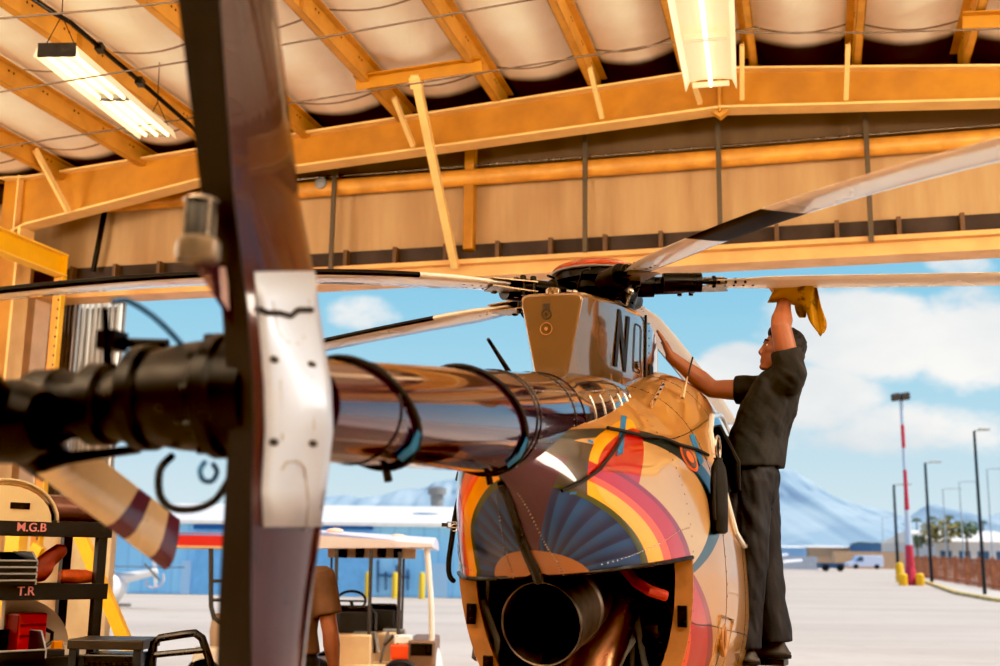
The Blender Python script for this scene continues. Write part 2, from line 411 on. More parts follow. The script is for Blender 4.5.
# T brace down to the door header
def crossbar(x0, y0, x1, y1, v, lb, strut):
    o = empty('header_brace', hv((x0+x1)/2, (y0+y1)/2, v), lb, 'steel brace')
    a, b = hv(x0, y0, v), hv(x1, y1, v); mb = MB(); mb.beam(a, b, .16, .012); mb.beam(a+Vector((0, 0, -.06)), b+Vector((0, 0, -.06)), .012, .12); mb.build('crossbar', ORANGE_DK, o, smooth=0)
    if strut:
        mb = MB(); p, q = hv(415, 74, v), hv(455, 267, 11.85); mb.beam(p, q, .085, .085, hw(1, 0, 0)); mb.beam(p+(q-p)*.01, p+(q-p)*.06, .12, .12, hw(1, 0, 0)); mb.build('strut', CREAMEDGE, o, smooth=0, bevel=.006)
crossbar(356, 79, 482, 60, 10.2, 'orange T-shaped brace with a long strut down to the door header', True)
crossbar(962, 16, 1050, 12, 10.2, 'short orange crossbar under the purlins in the upper right corner', False)
# sag cables / rods across the purlins
for (x0, y0, x1, y1, v), lb in zip(((-40, 22, 300, -13, 6.5), (-30, 97, 540, -2, 7.6), (-40, 153, 760, 28, 9.2), (740, 33, 1050, 27, 9.2)),
        ('thin grey tie rod nearest the camera above the twin tube lamp', 'thin grey tie rod under the purlins crossing the twin tube lamp', 'long thin tie rod nearest the left rafter beam', 'thin tie rod right of the ridge lamp')):
    mb = MB(); p0, p1 = hv(x0, y0, v), hv(x1, y1, v); mb.tube([p0, (p0+p1)/2+Vector((0, 0, -.02)), p1], .008, 8)
    tag(mb.build('tie_rod', mat('rod_grey', (112, 98, 82), .6)), lb, 'tie rod', 'roof tie rods')
mb = MB(); mb.tube([hv(20, -10, 7), hv(56, 14, 7.1), hv(70, 22, 7.3), hv(150, 90, 8.4), hv(205, 138, 9.2)], .02, 8)
for p, v in (((140, 82), 8.25), ((100, 48), 7.7)): mb.obox(hv(*p, v), ((1, 0, 0), (0, 1, 0), (0, 0, 1)), (.03, .05, .03))
tag(mb.build('conduit', DARKM), 'dark electrical conduit running past the twin tube lamp', 'conduit')
def upx(px, v, py=330): p = hv(px, py, v); return p.x*CA-p.y*SA
JX = upx(38, 12.)
# front wall above the door
WV = 12.0
wallm = bpy.data.materials.new('wall_fabric'); wallm.use_nodes = True; g = NG(wallm.node_tree); b_ = wallm.node_tree.nodes['Principled BSDF']
o = g.obj(); ox, oy, oz = g.sep(o)
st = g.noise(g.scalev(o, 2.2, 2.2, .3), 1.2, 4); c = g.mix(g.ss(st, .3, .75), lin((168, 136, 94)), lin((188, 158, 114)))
c = g.mix(g.m('MULTIPLY', g.ss(oz, 5.7, 5.95), .85), c, lin((96, 70, 42)))  # shade between rafter and girt painted into the wall colour
g.put(b_.inputs['Base Color'], c); b_.inputs['Roughness'].default_value = .6
bn = g.node('ShaderNodeBump'); bn.inputs['Strength'].default_value = .5; bn.inputs['Distance'].default_value = .05; g.put(bn.inputs['Height'], st); g.put(b_.inputs['Normal'], bn.outputs[0])
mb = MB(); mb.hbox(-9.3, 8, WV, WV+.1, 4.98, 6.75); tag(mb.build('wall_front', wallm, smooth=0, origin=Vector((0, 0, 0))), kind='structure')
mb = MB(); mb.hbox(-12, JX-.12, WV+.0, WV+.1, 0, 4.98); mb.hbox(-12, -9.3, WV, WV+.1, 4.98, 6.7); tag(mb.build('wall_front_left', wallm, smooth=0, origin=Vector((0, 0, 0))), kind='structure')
sidem = mat('side_wall', (190, 152, 112), .7, var=.15, vscale=.8)
mb = MB(); mb.hbox(9, 9.1, -7, 12.1, 0, 6.6); tag(mb.build('wall_right', sidem, smooth=0, origin=Vector((0, 0, 0))), kind='structure')
mb = MB(); mb.hbox(-12.1, 9.1, -7.1, -7, 0, 7); tag(mb.build('wall_back', mat('back_wall', (74, 56, 42), .7, var=.15, vscale=.8), smooth=0, origin=Vector((0, 0, 0))), kind='structure')
mb = MB(); mb.hbox(-12.1, -12, -7, 12.1, 0, 6.6); tag(mb.build('wall_far_left', sidem, smooth=0, origin=Vector((0, 0, 0))), kind='structure')
gm = mat('girt_paint', (222, 158, 72), .5, var=.2, vscale=4)
mb = MB(); mb.tube([hw(-8.9, WV-.1, 5.74), hw(8, WV-.1, 5.74)], .085, 12, flat=1.15); mb.mat(1).tube([hw(-8.9, WV-.12, 5.87), hw(8, WV-.12, 5.87)], .012, 8)
mb.mat(0).hbox(-8.9, 8, WV-.1, WV, 5.8, 5.84)
tag(mb.build('wall_girt', [gm, STEEL], smooth=40), 'orange horizontal girt with a thin pipe along the wall above the door', 'wall girt')
mb = MB(); mb.hbox(-3.69, -3.575, WV-.14, WV, 4.9, 6.3); tag(mb.build('wall_post', ORANGE_DK, smooth=0, bevel=.01), 'short orange wall post behind the T brace strut', 'post')
for (px, y0, y1), lb in zip(((333, 166, 271), (586, 128, 252), (720, 108, 240), (869, 104, 242)), ('dark wall rod right of the helicopter tail fin', 'dark wall rod above the rotor hub', 'dark wall rod under the end of the ridge lamp', 'dark wall rod furthest right on the front wall')):
    p0, p1 = hv(px-(px-500)*.012, y0, WV-.2), hv(px+1, y1, WV-.2); p1.x, p1.y = p0.x, p0.y
    mb = MB(); mb.beam(p0, p1, .05, .03, hw(0, 1, 0)); tag(mb.build('wall_rod', mat('rod_brown', (92, 78, 58), .6), smooth=0), lb, 'wall rod', 'dark vertical wall rods')
mb = MB(); mb.beam(hv(105, 210, WV-.12), hv(93, 272, WV-.12), .05, .04, hw(0, 1, 0)); tag(mb.build('wall_rod', DARKM, smooth=0), 'slanted dark wall rod left of the helicopter tail fin', 'wall rod', 'dark vertical wall rods')
mb = MB(); mb.lathe(hv(322, 184, WV-.16), hw(0, 1, 0), [(-.06, .05), (-.05, .07), (.0, .07), (.06, .07)], 14)
tag(mb.build('junction_box', GREY), 'round grey junction box on the girt right of the tail fin', 'electrical box')
# door header
mb = MB(); mb.mat(0).hbox(JX-.12, 8, WV-.02, WV+.3, 4.78, 4.98)
mb.mat(1); 
k = -8.7
while k < 6: mb.hbox(k-.022, k+.022, WV-.12, WV-.02, 4.76, 4.98); k += .6
mb.mat(2).hbox(JX-.12, 8, WV-.16, WV-.02, 4.73, 4.78); mb.hbox(JX-.12, 8, WV-.06, WV+.3, 4.6, 4.75)
tag(mb.build('trim_1', [mat('header_recess', (60, 44, 32), .7, var=.2), mat('header_rib', (104, 76, 50), .6), mat('header_edge', (226, 176, 112), .5, var=.12)], smooth=0, origin=Vector((0, 0, 0))), kind='structure')
mb = MB(); mb.hbox(JX-.12, JX, WV-.1, WV+.2, 0, 4.6); tag(mb.build('trim_2', mat('jamb_paint', (232, 200, 160), .6, var=.1), smooth=0, origin=Vector((0, 0, 0))), kind='structure')
# crane rail + perforated post + left steelwork
mb = MB()
def ibeam(mb, p0, p1, w, h, t=.012):
    p0, p1 = V(p0), V(p1); mb.mat(0).beam(p0, p1, t, h); up = Vector((0, 0, h/2)); mb.mat(1).beam(p0+up, p1+up, w, t*1.4); mb.beam(p0-up, p1-up, w, t*1.4)
ibeam(mb, hw(-8.25, 2, 4.76), hw(-8.25, 11.1, 4.76), .16, .24); mb.mat(0).hbox(-8.32, -8.18, 11.08, 11.1, 4.64, 4.88)
tag(mb.build('crane_rail', [YELLOW, mat('yellow_edge', (250, 206, 90), .5)], smooth=0), 'yellow I-beam crane rail ending above the perforated post', 'beam')
po = empty('perforated_post', hw(-8.25, 11.1, 0), 'yellow perforated steel post beside the stacked door panels', 'post')
mb = MB(); mb.mat(0).hbox(-8.325, -8.175, 11.08, 11.1, 0, 4.62); mb.mat(1).hbox(-8.185, -8.172, 11.02, 11.1, 0, 4.62); mb.build('channel', [mat('post_web', (214, 146, 40), .55, var=.1), YELLOW], po, smooth=0)
mb = MB()
for k in range(40): mb.lathe(hw(-8.24, 11.074, .4+k*.107), hw(0, 1, 0), [(0, .014), (.008, .014)], 8)
mb.build('punched_holes', BLACK, po, smooth=0)
corr = bpy.data.materials.new('corrugated_panel'); corr.use_nodes = True; g = NG(corr.node_tree); b_ = corr.node_tree.nodes['Principled BSDF']
g.put(b_.inputs['Base Color'], g.mix(g.ss(g.noise(g.scalev(g.obj(), 8, 8, .3), 1.3, 4), .4, .65), lin((176, 164, 148)), lin((228, 222, 210)))); b_.inputs['Roughness'].default_value = .5
def corrugated(u0, u1, v, z0, z1, n=9, d=.035):
    pts = []; w = (u1-u0)/n
    for k in range(n):
        for f, dd in ((0, 0), (.35, 0), (.5, d), (.85, d)): pts.append((u0+(k+f)*w, v-dd))
    pts.append((u1, v)); mb = MB()
    mb.loft([[hw(a, b, z) for a, b in pts] for z in (z0, z1)], False, False, closed=False); return mb
for u0, u1, v, mm, lb in ((upx(40, 12.5), upx(75, 12.5), 12.5, mat('dark_panel', (96, 74, 54), .6, var=.3), 'dark brown corrugated hangar door leaf stacked left of the opening'), (upx(70, 12.9), upx(121, 12.9), 12.9, corr, 'white corrugated hangar door leaf stacked left of the opening')):
    o = empty('sliding_door_panel', hw((u0+u1)/2, v, 0), lb, 'hangar door')
    corrugated(u0, u1, v, .02, 4.75).build('sheet', mm, o, smooth=20, solid=.006)
    mb = MB()
    for a in (u0, u1): mb.hbox(a-.02, a+.02, v+.01, v+.06, 0, 4.75)
    mb.hbox(u0, u1, v+.01, v+.06, 0, .08); mb.hbox(u0, u1, v+.01, v+.06, 4.67, 4.75); mb.build('frame', GREY, o, smooth=0)
for (x0, y0, x1, y1, v), lb in zip(((68, 505, 128, 648, 8.6), (40, 545, -12, 640, 8.6)), ('yellow diagonal brace leaning down right of the steel rack', 'yellow diagonal brace behind the left half of the steel rack')):
    mb = MB(); p0, p1 = hv(x0, y0, v), hv(x1, y1, v); dd = (p1-p0); p1 = p0+dd*((p0.z)/(p0.z-p1.z)); mb.beam(p0, p1, .11, .06, hw(0, 1, 0))
    tag(mb.build('diagonal_brace', YELLOW, smooth=0, bevel=.006), lb, 'steel brace', 'yellow braces at the rack')
mb = MB(); mb.hbox(-6.95, -6.8, 8.9, 9.02, 0, 2.05); tag(mb.build('brace_post', YELLOW, smooth=0, bevel=.006), 'short upright yellow post behind the steel rack', 'post')
mb = MB(); mb.hbox(-12, upx(112, 11.4, 560), 11.36, 11.46, 0, 1.9); tag(mb.build('wall_left', mat('pale_panel', (214, 194, 160), .6, var=.2, vscale=2), smooth=0, origin=Vector((0, 0, 0))), kind='structure')
# fluorescent lamps
TUBE = mat('lamp_tube', (255, 244, 214), .4, emit=((255, 226, 168), 3.2)); TRAY = mat('lamp_tray', (240, 232, 214), .4, emit=((255, 220, 170), .35))
def lamp(c0, c1, w, ntube, label, segs):
    c0, c1 = V(c0), V(c1); o = empty('tube_lamp', (c0+c1)/2, label, 'ceiling lamp', None)
    ax = (c1-c0).normalized(); L = (c1-c0).length; sd_ = ax.cross(Vector((0, 0, 1))).normalized(); up = sd_.cross(ax)
    mb = MB()
    prof = [(-.5, -.5), (-.42, .3), (-.2, .42), (.2, .42), (.42, .3), (.5, -.5)]
    mb.loft([[p+sd_*a*w+up*b*.1 for a, b in prof] for p in (c0, c1)], False, False, closed=False); mb.build('reflector', TRAY, o, smooth=0, solid=.006)
    for s_ in range(segs):
        a = c0+ax*(L*s_/segs+.03); b = c0+ax*(L*(s_+1)/segs-.03)
        for t in range(ntube):
            off = sd_*((t-(ntube-1)/2)*w/(ntube+.3)); mb = MB(); mb.cyl(a+off+up*-.02, b+off+up*-.02, .016); mb.build('tube', TUBE, o)
        for p in (a, b): mb = MB(); mb.obox(p+up*-.01, (ax, sd_, up), (.015, w*.36, .02)); mb.build('socket_bar', GREY if ntube > 2 else TRAY, o, smooth=0)
    mb = MB()
    for p in (c0,): mb.obox(p, (ax, sd_, up), (.008, w*.42, .055))
    mb.build('end_plate', DARKM, o, smooth=0)
    for p in (c0+ax*.05, c1-ax*.05):
        mb = MB()
        for k in (-1, 1): mb.tube([p+sd_*k*w*.35+up*.04, p+up*.3, p+up*.75], .004, 6)
        mb.build('hanger_wire', DARKM, o)
    return o
lamp(hv(57, 50, 7.2), hv(158, 134, 9.4), .36, 3, 'twin segment three tube lamp hanging left of the tail fin', 2)
lamp(hv(698, -30, 6.6), hv(711, 84, 9.3), .42, 1, 'lit tube lamp with wide white reflector under the roof ridge', 2)
# ================================================================== helicopter
from mathutils.bvhtree import BVHTree
HE = empty('helicopter', hl(0, 0, 0), 'maroon and gold five bladed helicopter with a rainbow painted rear, engine doors off', 'helicopter', None, PI/2-AL)
HM = XF['helicopter']; HI = HM.inverted()
SEC = [(-2.02, .05, 1.95, 1.80, 1.88), (-1.85, .155, 2.0, 1.70, 1.86), (-1.69, .24, 2.05, 1.56, 1.80), (-1.5, .31, 2.08, 1.44, 1.74), (-1.2, .405, 2.15, 1.10, 1.64), (-.8, .525, 2.28, .74, 1.56),
       (-.4, .63, 2.36, .70, 1.55), (0, .685, 2.46, .70, 1.55), (.55, .70, 2.55, .70, 1.55), (1.2, .67, 2.40, .74, 1.52), (1.7, .58, 2.06, .86, 1.48), (2.05, .40, 1.80, 1.04, 1.42), (2.25, .2, 1.58, 1.2, 1.4), (2.32, .02, 1.42, 1.38, 1.4)]
EDGE = 1.452
def podpt(x, ph, off=0.):
    w, zt, zb, zm = crom(SEC, x); n = 2/lerp(2.25, 3.2, max(0, min(1, (x+.6)/.9)))
    s, c = math.sin(ph), math.cos(ph); w += off
    y = w*math.copysign(abs(s)**n, s); h = (zt-zm if c > 0 else zm-zb)+off
    z = zm+h*math.copysign(abs(c)**n, c); return Vector((x, y+(z-1.47)*.077-.03-.012*max(0, min(1, (-.6-x)/.4)), z-y*.077))
def podphi(x):
    w, zt, zb, zm = crom(SEC, x)
    E_ = EDGE if x < -1.5 else lerp(EDGE, 1.492, (x+1.5)/.7)
    if zb >= E_: return PI
    r = (zm-E_)/(zm-zb)
    if r <= 0: return PI/2
    return PI/2+math.asin(min(1, r**(lerp(2.25, 3.2, max(0, min(1, (x+.6)/.9)))/2)))
def podmesh(off, x0, x1, nx, full):
    mb = MB(); rings = []; N = 96
    for i in range(nx+1):
        x = lerp(x0, x1, i/nx)
        pe = PI if full else podphi(x)
        rings.append([L2W(podpt(x, -pe+2*pe*k/N, off)) for k in range(N+(0 if full else 1))])
    mb.loft(rings, False, full and x1 > 2, closed=full)
    return mb
# rainbow paint
pm = bpy.data.materials.new('rainbow_livery'); pm.use_nodes = True; g = NG(pm.node_tree); b_ = pm.node_tree.nodes['Principled BSDF']
ox, oy, oz = g.sep(g.obj())
def circ(cy, cz, ry, rz):
    a = g.m('DIVIDE', g.m('SUBTRACT', oy, cy), ry); b = g.m('DIVIDE', g.m('SUBTRACT', oz, cz), rz)
    return g.m('SQRT', g.m('ADD', g.m('MULTIPLY', a, a), g.m('MULTIPLY', b, b)))
def band(v, a): return g.m('LESS_THAN', v, a)
rear = g.m('LESS_THAN', ox, .05)
C_TAN = lin((184, 138, 76)); C_RED = lin((178, 6, 4)); C_DRED = lin((136, 6, 22)); C_OR = lin((236, 84, 4)); C_YE = lin((255, 176, 0)); C_GR = lin((66, 74, 8)); C_BL = lin((0, 74, 132)); C_DB = lin((0, 34, 84)); C_PU = lin((70, 34, 52)); C_TE = lin((24, 44, 44)); C_SUN = lin((176, 120, 74))
C_CR = lin((206, 166, 112))
d0 = g.m('SUBTRACT', circ(-.105, 1.47, 1, 1), g.m('MULTIPLY', g.m('MAXIMUM', g.m('SUBTRACT', 1.47, oz), 0.0), .45))
c = C_TAN
c = g.mix(band(circ(-.37, 1.72, .285, .345), 1), c, C_TE)                                     # dark shoulder band ...
c = g.mix(band(circ(-.37, 1.70, .245, .315), 1), c, C_CR)                                     # ... around the cream patch
olive = g.m('MULTIPLY', g.m('GREATER_THAN', oy, -.275), g.m('LESS_THAN', oz, 1.86))
c = g.mix(olive, c, C_TE)
fl = band(circ(-.315, 1.90, .056, .215), 1)
c = g.mix(band(circ(-.34, 1.86, .05, .18), 1), c, C_RED); c = g.mix(fl, c, C_YE); c = g.mix(band(circ(-.345, 1.87, .055, .20), 1), c, C_RED)
c = g.mix(g.m('MULTIPLY', band(d0, .455), g.m('LESS_THAN', oy, -.30)), c, C_DRED)
c = g.mix(band(d0, .44), c, C_RED); c = g.mix(band(d0, .395), c, C_OR); c = g.mix(band(d0, .372), c, C_YE); c = g.mix(band(d0, .325), c, C_GR); c = g.mix(band(d0, .305), c, C_DB)
mid_ = g.m('MULTIPLY', g.m('MULTIPLY', g.m('LESS_THAN', oy, -.02), g.m('GREATER_THAN', oy, -.268)), g.m('GREATER_THAN', d0, .318))
c = g.mix(g.m('MULTIPLY', mid_, g.m('LESS_THAN', oz, 1.95)), c, lin((62, 54, 44)))
ray_ = g.m('FRACT', g.m('MULTIPLY', g.m('ARCTAN2', g.m('ADD', oy, .07), g.m('SUBTRACT', oz, 1.44)), 5.5))
c = g.mix(g.m('MULTIPLY', band(d0, .305), g.ss(ray_, .2, .8)), c, C_BL)
pw = g.m('MULTIPLY', g.m('LESS_THAN', oy, -.03), g.m('GREATER_THAN', g.m('ADD', oy, g.m('MULTIPLY', g.m('SUBTRACT', oz, 1.45), .40)), -.045))
c = g.mix(g.m('MULTIPLY', pw, g.m('LESS_THAN', oz, 1.88)), c, C_PU)
c = g.mix(band(circ(-.055, 1.44, .19, .105), 1), c, C_SUN)
c = g.mix(rear, C_TAN, c)
n_ = g.noise(g.obj(), 2.2, 4)
g.put(b_.inputs['Base Color'], g.mix(g.m('MULTIPLY', g.ss(n_, .4, .8), .1), c, g.mix(.5, c, lin((90, 60, 40)))))
b_.inputs['Metallic'].default_value = .2; b_.inputs['Roughness'].default_value = .3; b_.inputs['Specular IOR Level'].default_value = .4; b_.inputs['Coat Weight'].default_value = 1.; b_.inputs['Coat Roughness'].default_value = .03
bn = g.node('ShaderNodeBump'); bn.inputs['Strength'].default_value = .12; bn.inputs['Distance'].default_value = .02; g.put(bn.inputs['Height'], g.noise(g.obj(), 3.5, 2)); g.put(b_.inputs['Normal'], bn.outputs[0])
PAINT = pm
mbA = podmesh(0, -2.02, -.8, 60, False); mbB = podmesh(0, -.8, 2.315, 90, True)
fus = MB(); fus.v = mbA.v+mbB.v; fus.f = mbA.f+[[i+len(mbA.v) for i in f] for f in mbB.f]; fus.mi = [0]*len(fus.f)
fuso = fus.build('fuselage', PAINT, HE, smooth=50)
BV = BVHTree.FromPolygons([HI @ p for p in fus.v], [tuple(f) for f in fus.f])
def podhit(px, py, off=.0):
    o, e = _loc(px, py); h = BV.ray_cast(o, e.normalized())
    if h[0] is None: return None
    n = h[1]; 
    if n.dot(e) > 0: n = -n
    return L2W(h[0]+n*off), (HM.to_3x3() @ n)
# inside of the skin, bulkhead, opening rims
LINER = mat('bay_liner', (62, 50, 40), .8, var=.3)
mb = podmesh(-.012, -1.95, -.8, 30, False); mb.build('shell_lining', LINER, fuso, smooth=60)
mb = podmesh(-.014, -.8, .0, 14, True); mb.build('bay_lining', LINER, fuso, smooth=60)
mb = MB(); mb.add([L2W(podpt(-.02, 2*PI*k/48, -.016)) for k in range(48)], [tuple(range(48))]); mb.build('firewall', mat('firewall', (92, 76, 60), .6, metal=.2, var=.4, vscale=6), fuso, smooth=0)
mb = MB(); rg = []
pe = podphi(-.8)
for k in range(41):
    ph = pe+(2*PI-2*pe)*k/40; a = podpt(-.8, ph, .002); b = podpt(-.8, ph, -.075)
    rg.append([L2W(a), L2W(b), L2W(b+Vector((.035, 0, 0))), L2W(a+Vector((.035, 0, 0)))])
mb.loft(rg); ringf = mb.build('door_hinge_frame', TANMATTE, HE, smooth=30)
for ph, lb in ((pe+.22, 0), (2*PI-pe-.30, 1), (pe+.55, 2), (2*PI-pe-.7, 3)):
    p = podpt(-.8, ph, -.035); mb = MB(); c0 = L2W(p+Vector((-.012, 0, 0)))
    mb.box(c0, (.02, .014, .045), -AL); mb.cyl(c0+Vector((0, -.01, .02)), c0+Vector((0, -.04, .02)), .006); mb.cyl(c0+Vector((0, -.01, -.02)), c0+Vector((0, -.04, -.02)), .006)
    mb.build('hinge_fitting', DARKM, ringf, smooth=0, bevel=.003)
# edge lip of the upper shell
mb = MB(); pl = []
for k in range(41):
    t = k/40; sgn = -1 if t < .5 else 1
    x = lerp(-.8, -1.49, 1-abs(2*t-1)**1.0) if True else 0
    pl.append(L2W(podpt(x, sgn*-podphi(x), .002) if False else podpt(x, (-1 if t < .5 else 1)*podphi(x), .002)))
mb.tube(pl, .009, 8); mb.build('shell_edge_lip', DARKM, fuso)
mb = MB(); pl = [L2W(podpt(lerp(-1.98, -1.5, k/14), PI, .006)) for k in range(15)]; mb.tube(pl, [lerp(.012, .022, k/14) for k in range(15)], 8); mb.build('keel_strip', BLACK, fuso)
# rivet rows and panel seams on the shell
mb = MB(); 
def rivets(mb, pts, r=.0045):
    for p, n in pts: mb.ell(p, (n.orthogonal(), n.cross(n.orthogonal()), n), (r, r, r*.5), 6, 3)
rp = []
for x in (-.78, -.35, .1):
    for k in range(46):
        ph = -PI*.92+PI*.8*k/45
        if x < -.79 and abs(ph) > podphi(x): continue
        p = podpt(x, ph); q = podpt(x, ph+.01)-p; n = Vector((0, -q.z, q.y)).normalized(); rp.append((L2W(p), HM.to_3x3() @ n))
for k in range(40):
    x = lerp(-1.45, -.8, k/39); 
    for s_ in (-1, 1):
        p = podpt(x, s_*(podphi(x)-.12)); rp.append((L2W(p), HM.to_3x3() @ Vector((-.3, s_*.9, .1)).normalized()))
for k in range(30):
    x = lerp(-1.9, -1.5, k/29)
    for s_ in (-1, 1):
        p = podpt(x, s_*(PI-.28)); rp.append((L2W(p), HM.to_3x3() @ Vector((-.6, s_*.5, -.5)).normalized()))
rivets(mb, rp); tag(mb.build('rivets', STEEL, fuso), kind='stuff')
SEAMS = [[podpt(x, -PI*.95+PI*.9*k/40, -.001) for k in range(41)] for x in (-.36, .08)]+[[podpt(lerp(-.78, 1.2, k/30), -PI*.62, -.001) for k in range(31)], [podpt(lerp(-.9, 1.2, k/30), -PI*.30, -.001) for k in range(31)]]
for sm_ in SEAMS: mb = MB(); mb.tube([L2W(p) for p in sm_], .0026, 6); mb.build('panel_seam', DARKM, fuso)
# raised access frame, kick-in step, window, rear door frame on the starboard side
def patch(name, x0, x1, p0, p1, m, off=.006, n=10, parent=None, rnd=.0):
    mb = MB(); rings = []
    for i in range(n+1):
        rings.append([L2W(podpt(lerp(x0, x1, i/n), lerp(p0, p1, k/n), off)) for k in range(n+1)])
    mb.loft(rings, False, False, closed=False); return mb.build(name, m, parent or HE, smooth=60, solid=.006)
fr_ = mat('white_door_frame', (238, 236, 232), .25, coat=1)
def sidept(x, z, off=0.):
    lo, hi = -.02, -PI*.6                                   # angle on the starboard side for height z
    for _ in range(30):
        mid = (lo+hi)/2
        if podpt(x, mid, 0).z > z: lo = mid
        else: hi = mid
    return podpt(x, lo, off)
WLO = [(-.22, 1.80), (-.12, 1.66), (.1, 1.60), (.5, 1.60), (.7, 1.68), (.8, 1.85)]; WHI = [(-.22, 2.02), (-.12, 2.14), (.1, 2.25), (.5, 2.30), (.7, 2.24), (.8, 2.05)]
mb = MB(); rings = []
for i in range(25):
    x = lerp(-.22, .8, i/24); z0, z1 = interp(WLO, x)[0], interp(WHI, x)[0]
    rings.append([L2W(sidept(x, lerp(z0, z1, k/10), .004)) for k in range(11)])
mb.loft(rings, False, False, closed=False); w_ = mb.build('door_window', mat('dark_glass', (10, 14, 18), .05, coat=1), HE, smooth=60)
mb = MB(); pts = [L2W(sidept(x, z, .006)) for x, z in WHI]+[L2W(sidept(x, z, .006)) for x, z in reversed(WLO)]
Q2 = []
for a_, b2_ in zip(pts, pts[1:]+pts[:1]): Q2 += [a_.lerp(b2_, k/4) for k in range(4)]
mb.tube(Q2+Q2[:1], .016, 8); mb.build('window_frame', fr_, w_)
mb = MB(); mb.tube([L2W(sidept(.02, 2.18, .02)), L2W(sidept(.10, 2.0, .03)), L2W(sidept(.06, 1.86, .02))], [.03, .035, .02], 10, flat=.5); mb.build('door_strap', WEB, w_)
mb = MB(); pts = [L2W(podpt(x, p, .004)) for x, p in ((-.45, -PI*.60), (-.25, -PI*.60), (-.25, -PI*.70), (-.45, -PI*.70), (-.45, -PI*.60))]; mb.tube(pts, .007, 6); mb.build('access_panel_frame', TAN, fuso)
h = podhit(722, 640, .0) 
if h:
    p, n = h; mb = MB(); t = n.cross(Vector((0, 0, 1))).normalized()
    mb.tube([p+(t*math.cos(a)*.028+Vector((0, 0, 1))*math.sin(a)*.065)+n*.005 for a in [2*PI*k/20 for k in range(21)]], .012, 8); mb.build('kick_in_step', TANMATTE, fuso)
# skin markings: blue masking tape, round emblem
def decal(px, poly, m, name, off=.004):
    h = podhit(*px); 
    if not h: return
    p, n = h
    pts = []
    for q in poly:
        hh = podhit(q[0], q[1], off); pts.append(hh[0] if hh else p)
    mb = MB(); mb.add(pts, [tuple(range(len(pts)))]); return mb.build(name, m, fuso, smooth=0, solid=.002)
decal((583, 472), [(588, 440), (593, 442), (575, 494), (569, 494)], BLUETAPE, 'blue_tape')
decal((622, 432), [(621, 416), (626, 417), (622, 454), (616, 456), (619, 435)], BLUETAPE, 'blue_tape')
decal((697, 452), [(689, 436), (693, 434), (703, 462), (699, 466)], BLUETAPE, 'blue_tape')
h = podhit(688, 458, .004)
if h:
    p, n = h; n = n.normalized(); a = n.orthogonal().normalized(); b = n.cross(a)
    for rr, m_, o_ in ((.072, mat('emblem_orange', (214, 96, 30), .3, coat=1), .002), (.056, mat('emblem_dark', (60, 20, 40), .3, coat=1), .005), (.03, mat('emblem_orange', (0, 0, 0)), .008)):
        mb = MB(); mb.add([p+n*o_+(a*math.cos(2*PI*k/28)+b*math.sin(2*PI*k/28))*rr for k in range(28)], [tuple(range(28))]); mb.build('round_emblem', m_, fuso, smooth=0)
# ---- engine bay
ex0 = onX(541, 624, -1.22); EXM = bpy.data.materials.new('exhaust_steel'); EXM.use_nodes = True; g = NG(EXM.node_tree); b_ = EXM.node_tree.nodes['Principled BSDF']
g.put(b_.inputs['Base Color'], g.mix(g.ss(g.noise(g.obj(), 6, 5), .35, .7), lin((70, 64, 60)), lin((130, 118, 106)))); b_.inputs['Metallic'].default_value = .8; b_.inputs['Roughness'].default_value = .42
e0 = L2W(ex0); e1 = L2W((-.15, -.10, 1.44)); ax = (e1-e0).normalized(); L_ = (e1-e0).length
ep = empty('exhaust', e0, None, None); ep.parent = HE; ep.location = HI @ e0; XF['exhaust'] = HM @ Matrix.Translation(HI @ e0)
R_ = .168
def lathe_in(mb, c, t, outer, n=40): return mb.lathe(c, t, outer, n, False, False)
mb = MB(); lathe_in(mb, e0, ax, [(.9, R_*.6), (.9, R_*.62), (.0, R_-.004), (-.004, R_+.002), (0, R_+.005), (.03, R_+.004), (.3, R_*.99), (.31, R_*1.04), (.33, R_*1.04), (.34, R_*.98), (.6, R_*.95), (.61, R_*1.0), (.63, R_), (.64, R_*.94), (L_, R_*.9)]); mb.build('exhaust_pipe', EXM, ep, smooth=40)
mb = MB(); mb.lathe(e0+ax*.86, ax, [(0, R_*.66), (.01, R_*.66)], 30); mb.build('inner_baffle', LINER, ep)
mb = MB(); mb.obox(e0+ax*.4, (ax, Vector((0, 0, 1)), ax.cross(Vector((0, 0, 1)))), (.38, R_*.9, .004)); mb.build('divider_vane', BLACKM, ep, smooth=0)
duct = mat('burnt_duct', (120, 82, 56), .4, metal=.8, var=.4, vscale=8)
def bay(px, py, x): return L2W(onX(px, py, x))
mb = MB(); mb.tube([bay(585, 690, -.85), bay(592, 660, -.8), bay(606, 636, -.72), bay(618, 610, -.65), bay(626, 585, -.55), bay(630, 560, -.45)], [.13, .12, .105, .095, .09, .085], 20); mb.build('heat_duct', duct, HE)
mb = MB(); mb.tube([bay(622, 566, -.7), bay(636, 582, -.82), bay(650, 591, -.86), bay(666, 596, -.82)], .024, 12); mb.build('red_hose', mat('hose_red', (176, 60, 36), .6, bump=.4, bscale=120), HE)
mb = MB()
for pts, r in ((((640, 560, -.4), (672, 610, -.5), (680, 640, -.6)), .008), (((628, 640, -.5), (634, 600, -.5), (631, 690, -.5)), .012), (((650, 690, -.6), (640, 640, -.55), (634, 600, -.5)), .016), (((488, 575, -.7), (486, 620, -.6), (492, 690, -.6)), .012), (((482, 600, -.7), (497, 640, -.7), (490, 690, -.7)), .02), (((604, 700, -.7), (622, 655, -.7), (632, 640, -.6)), .02)):
    mb = MB(); mb.tube([bay(*p) for p in pts], r, 8); mb.build('engine_line', GREY, HE)
eng = MB()
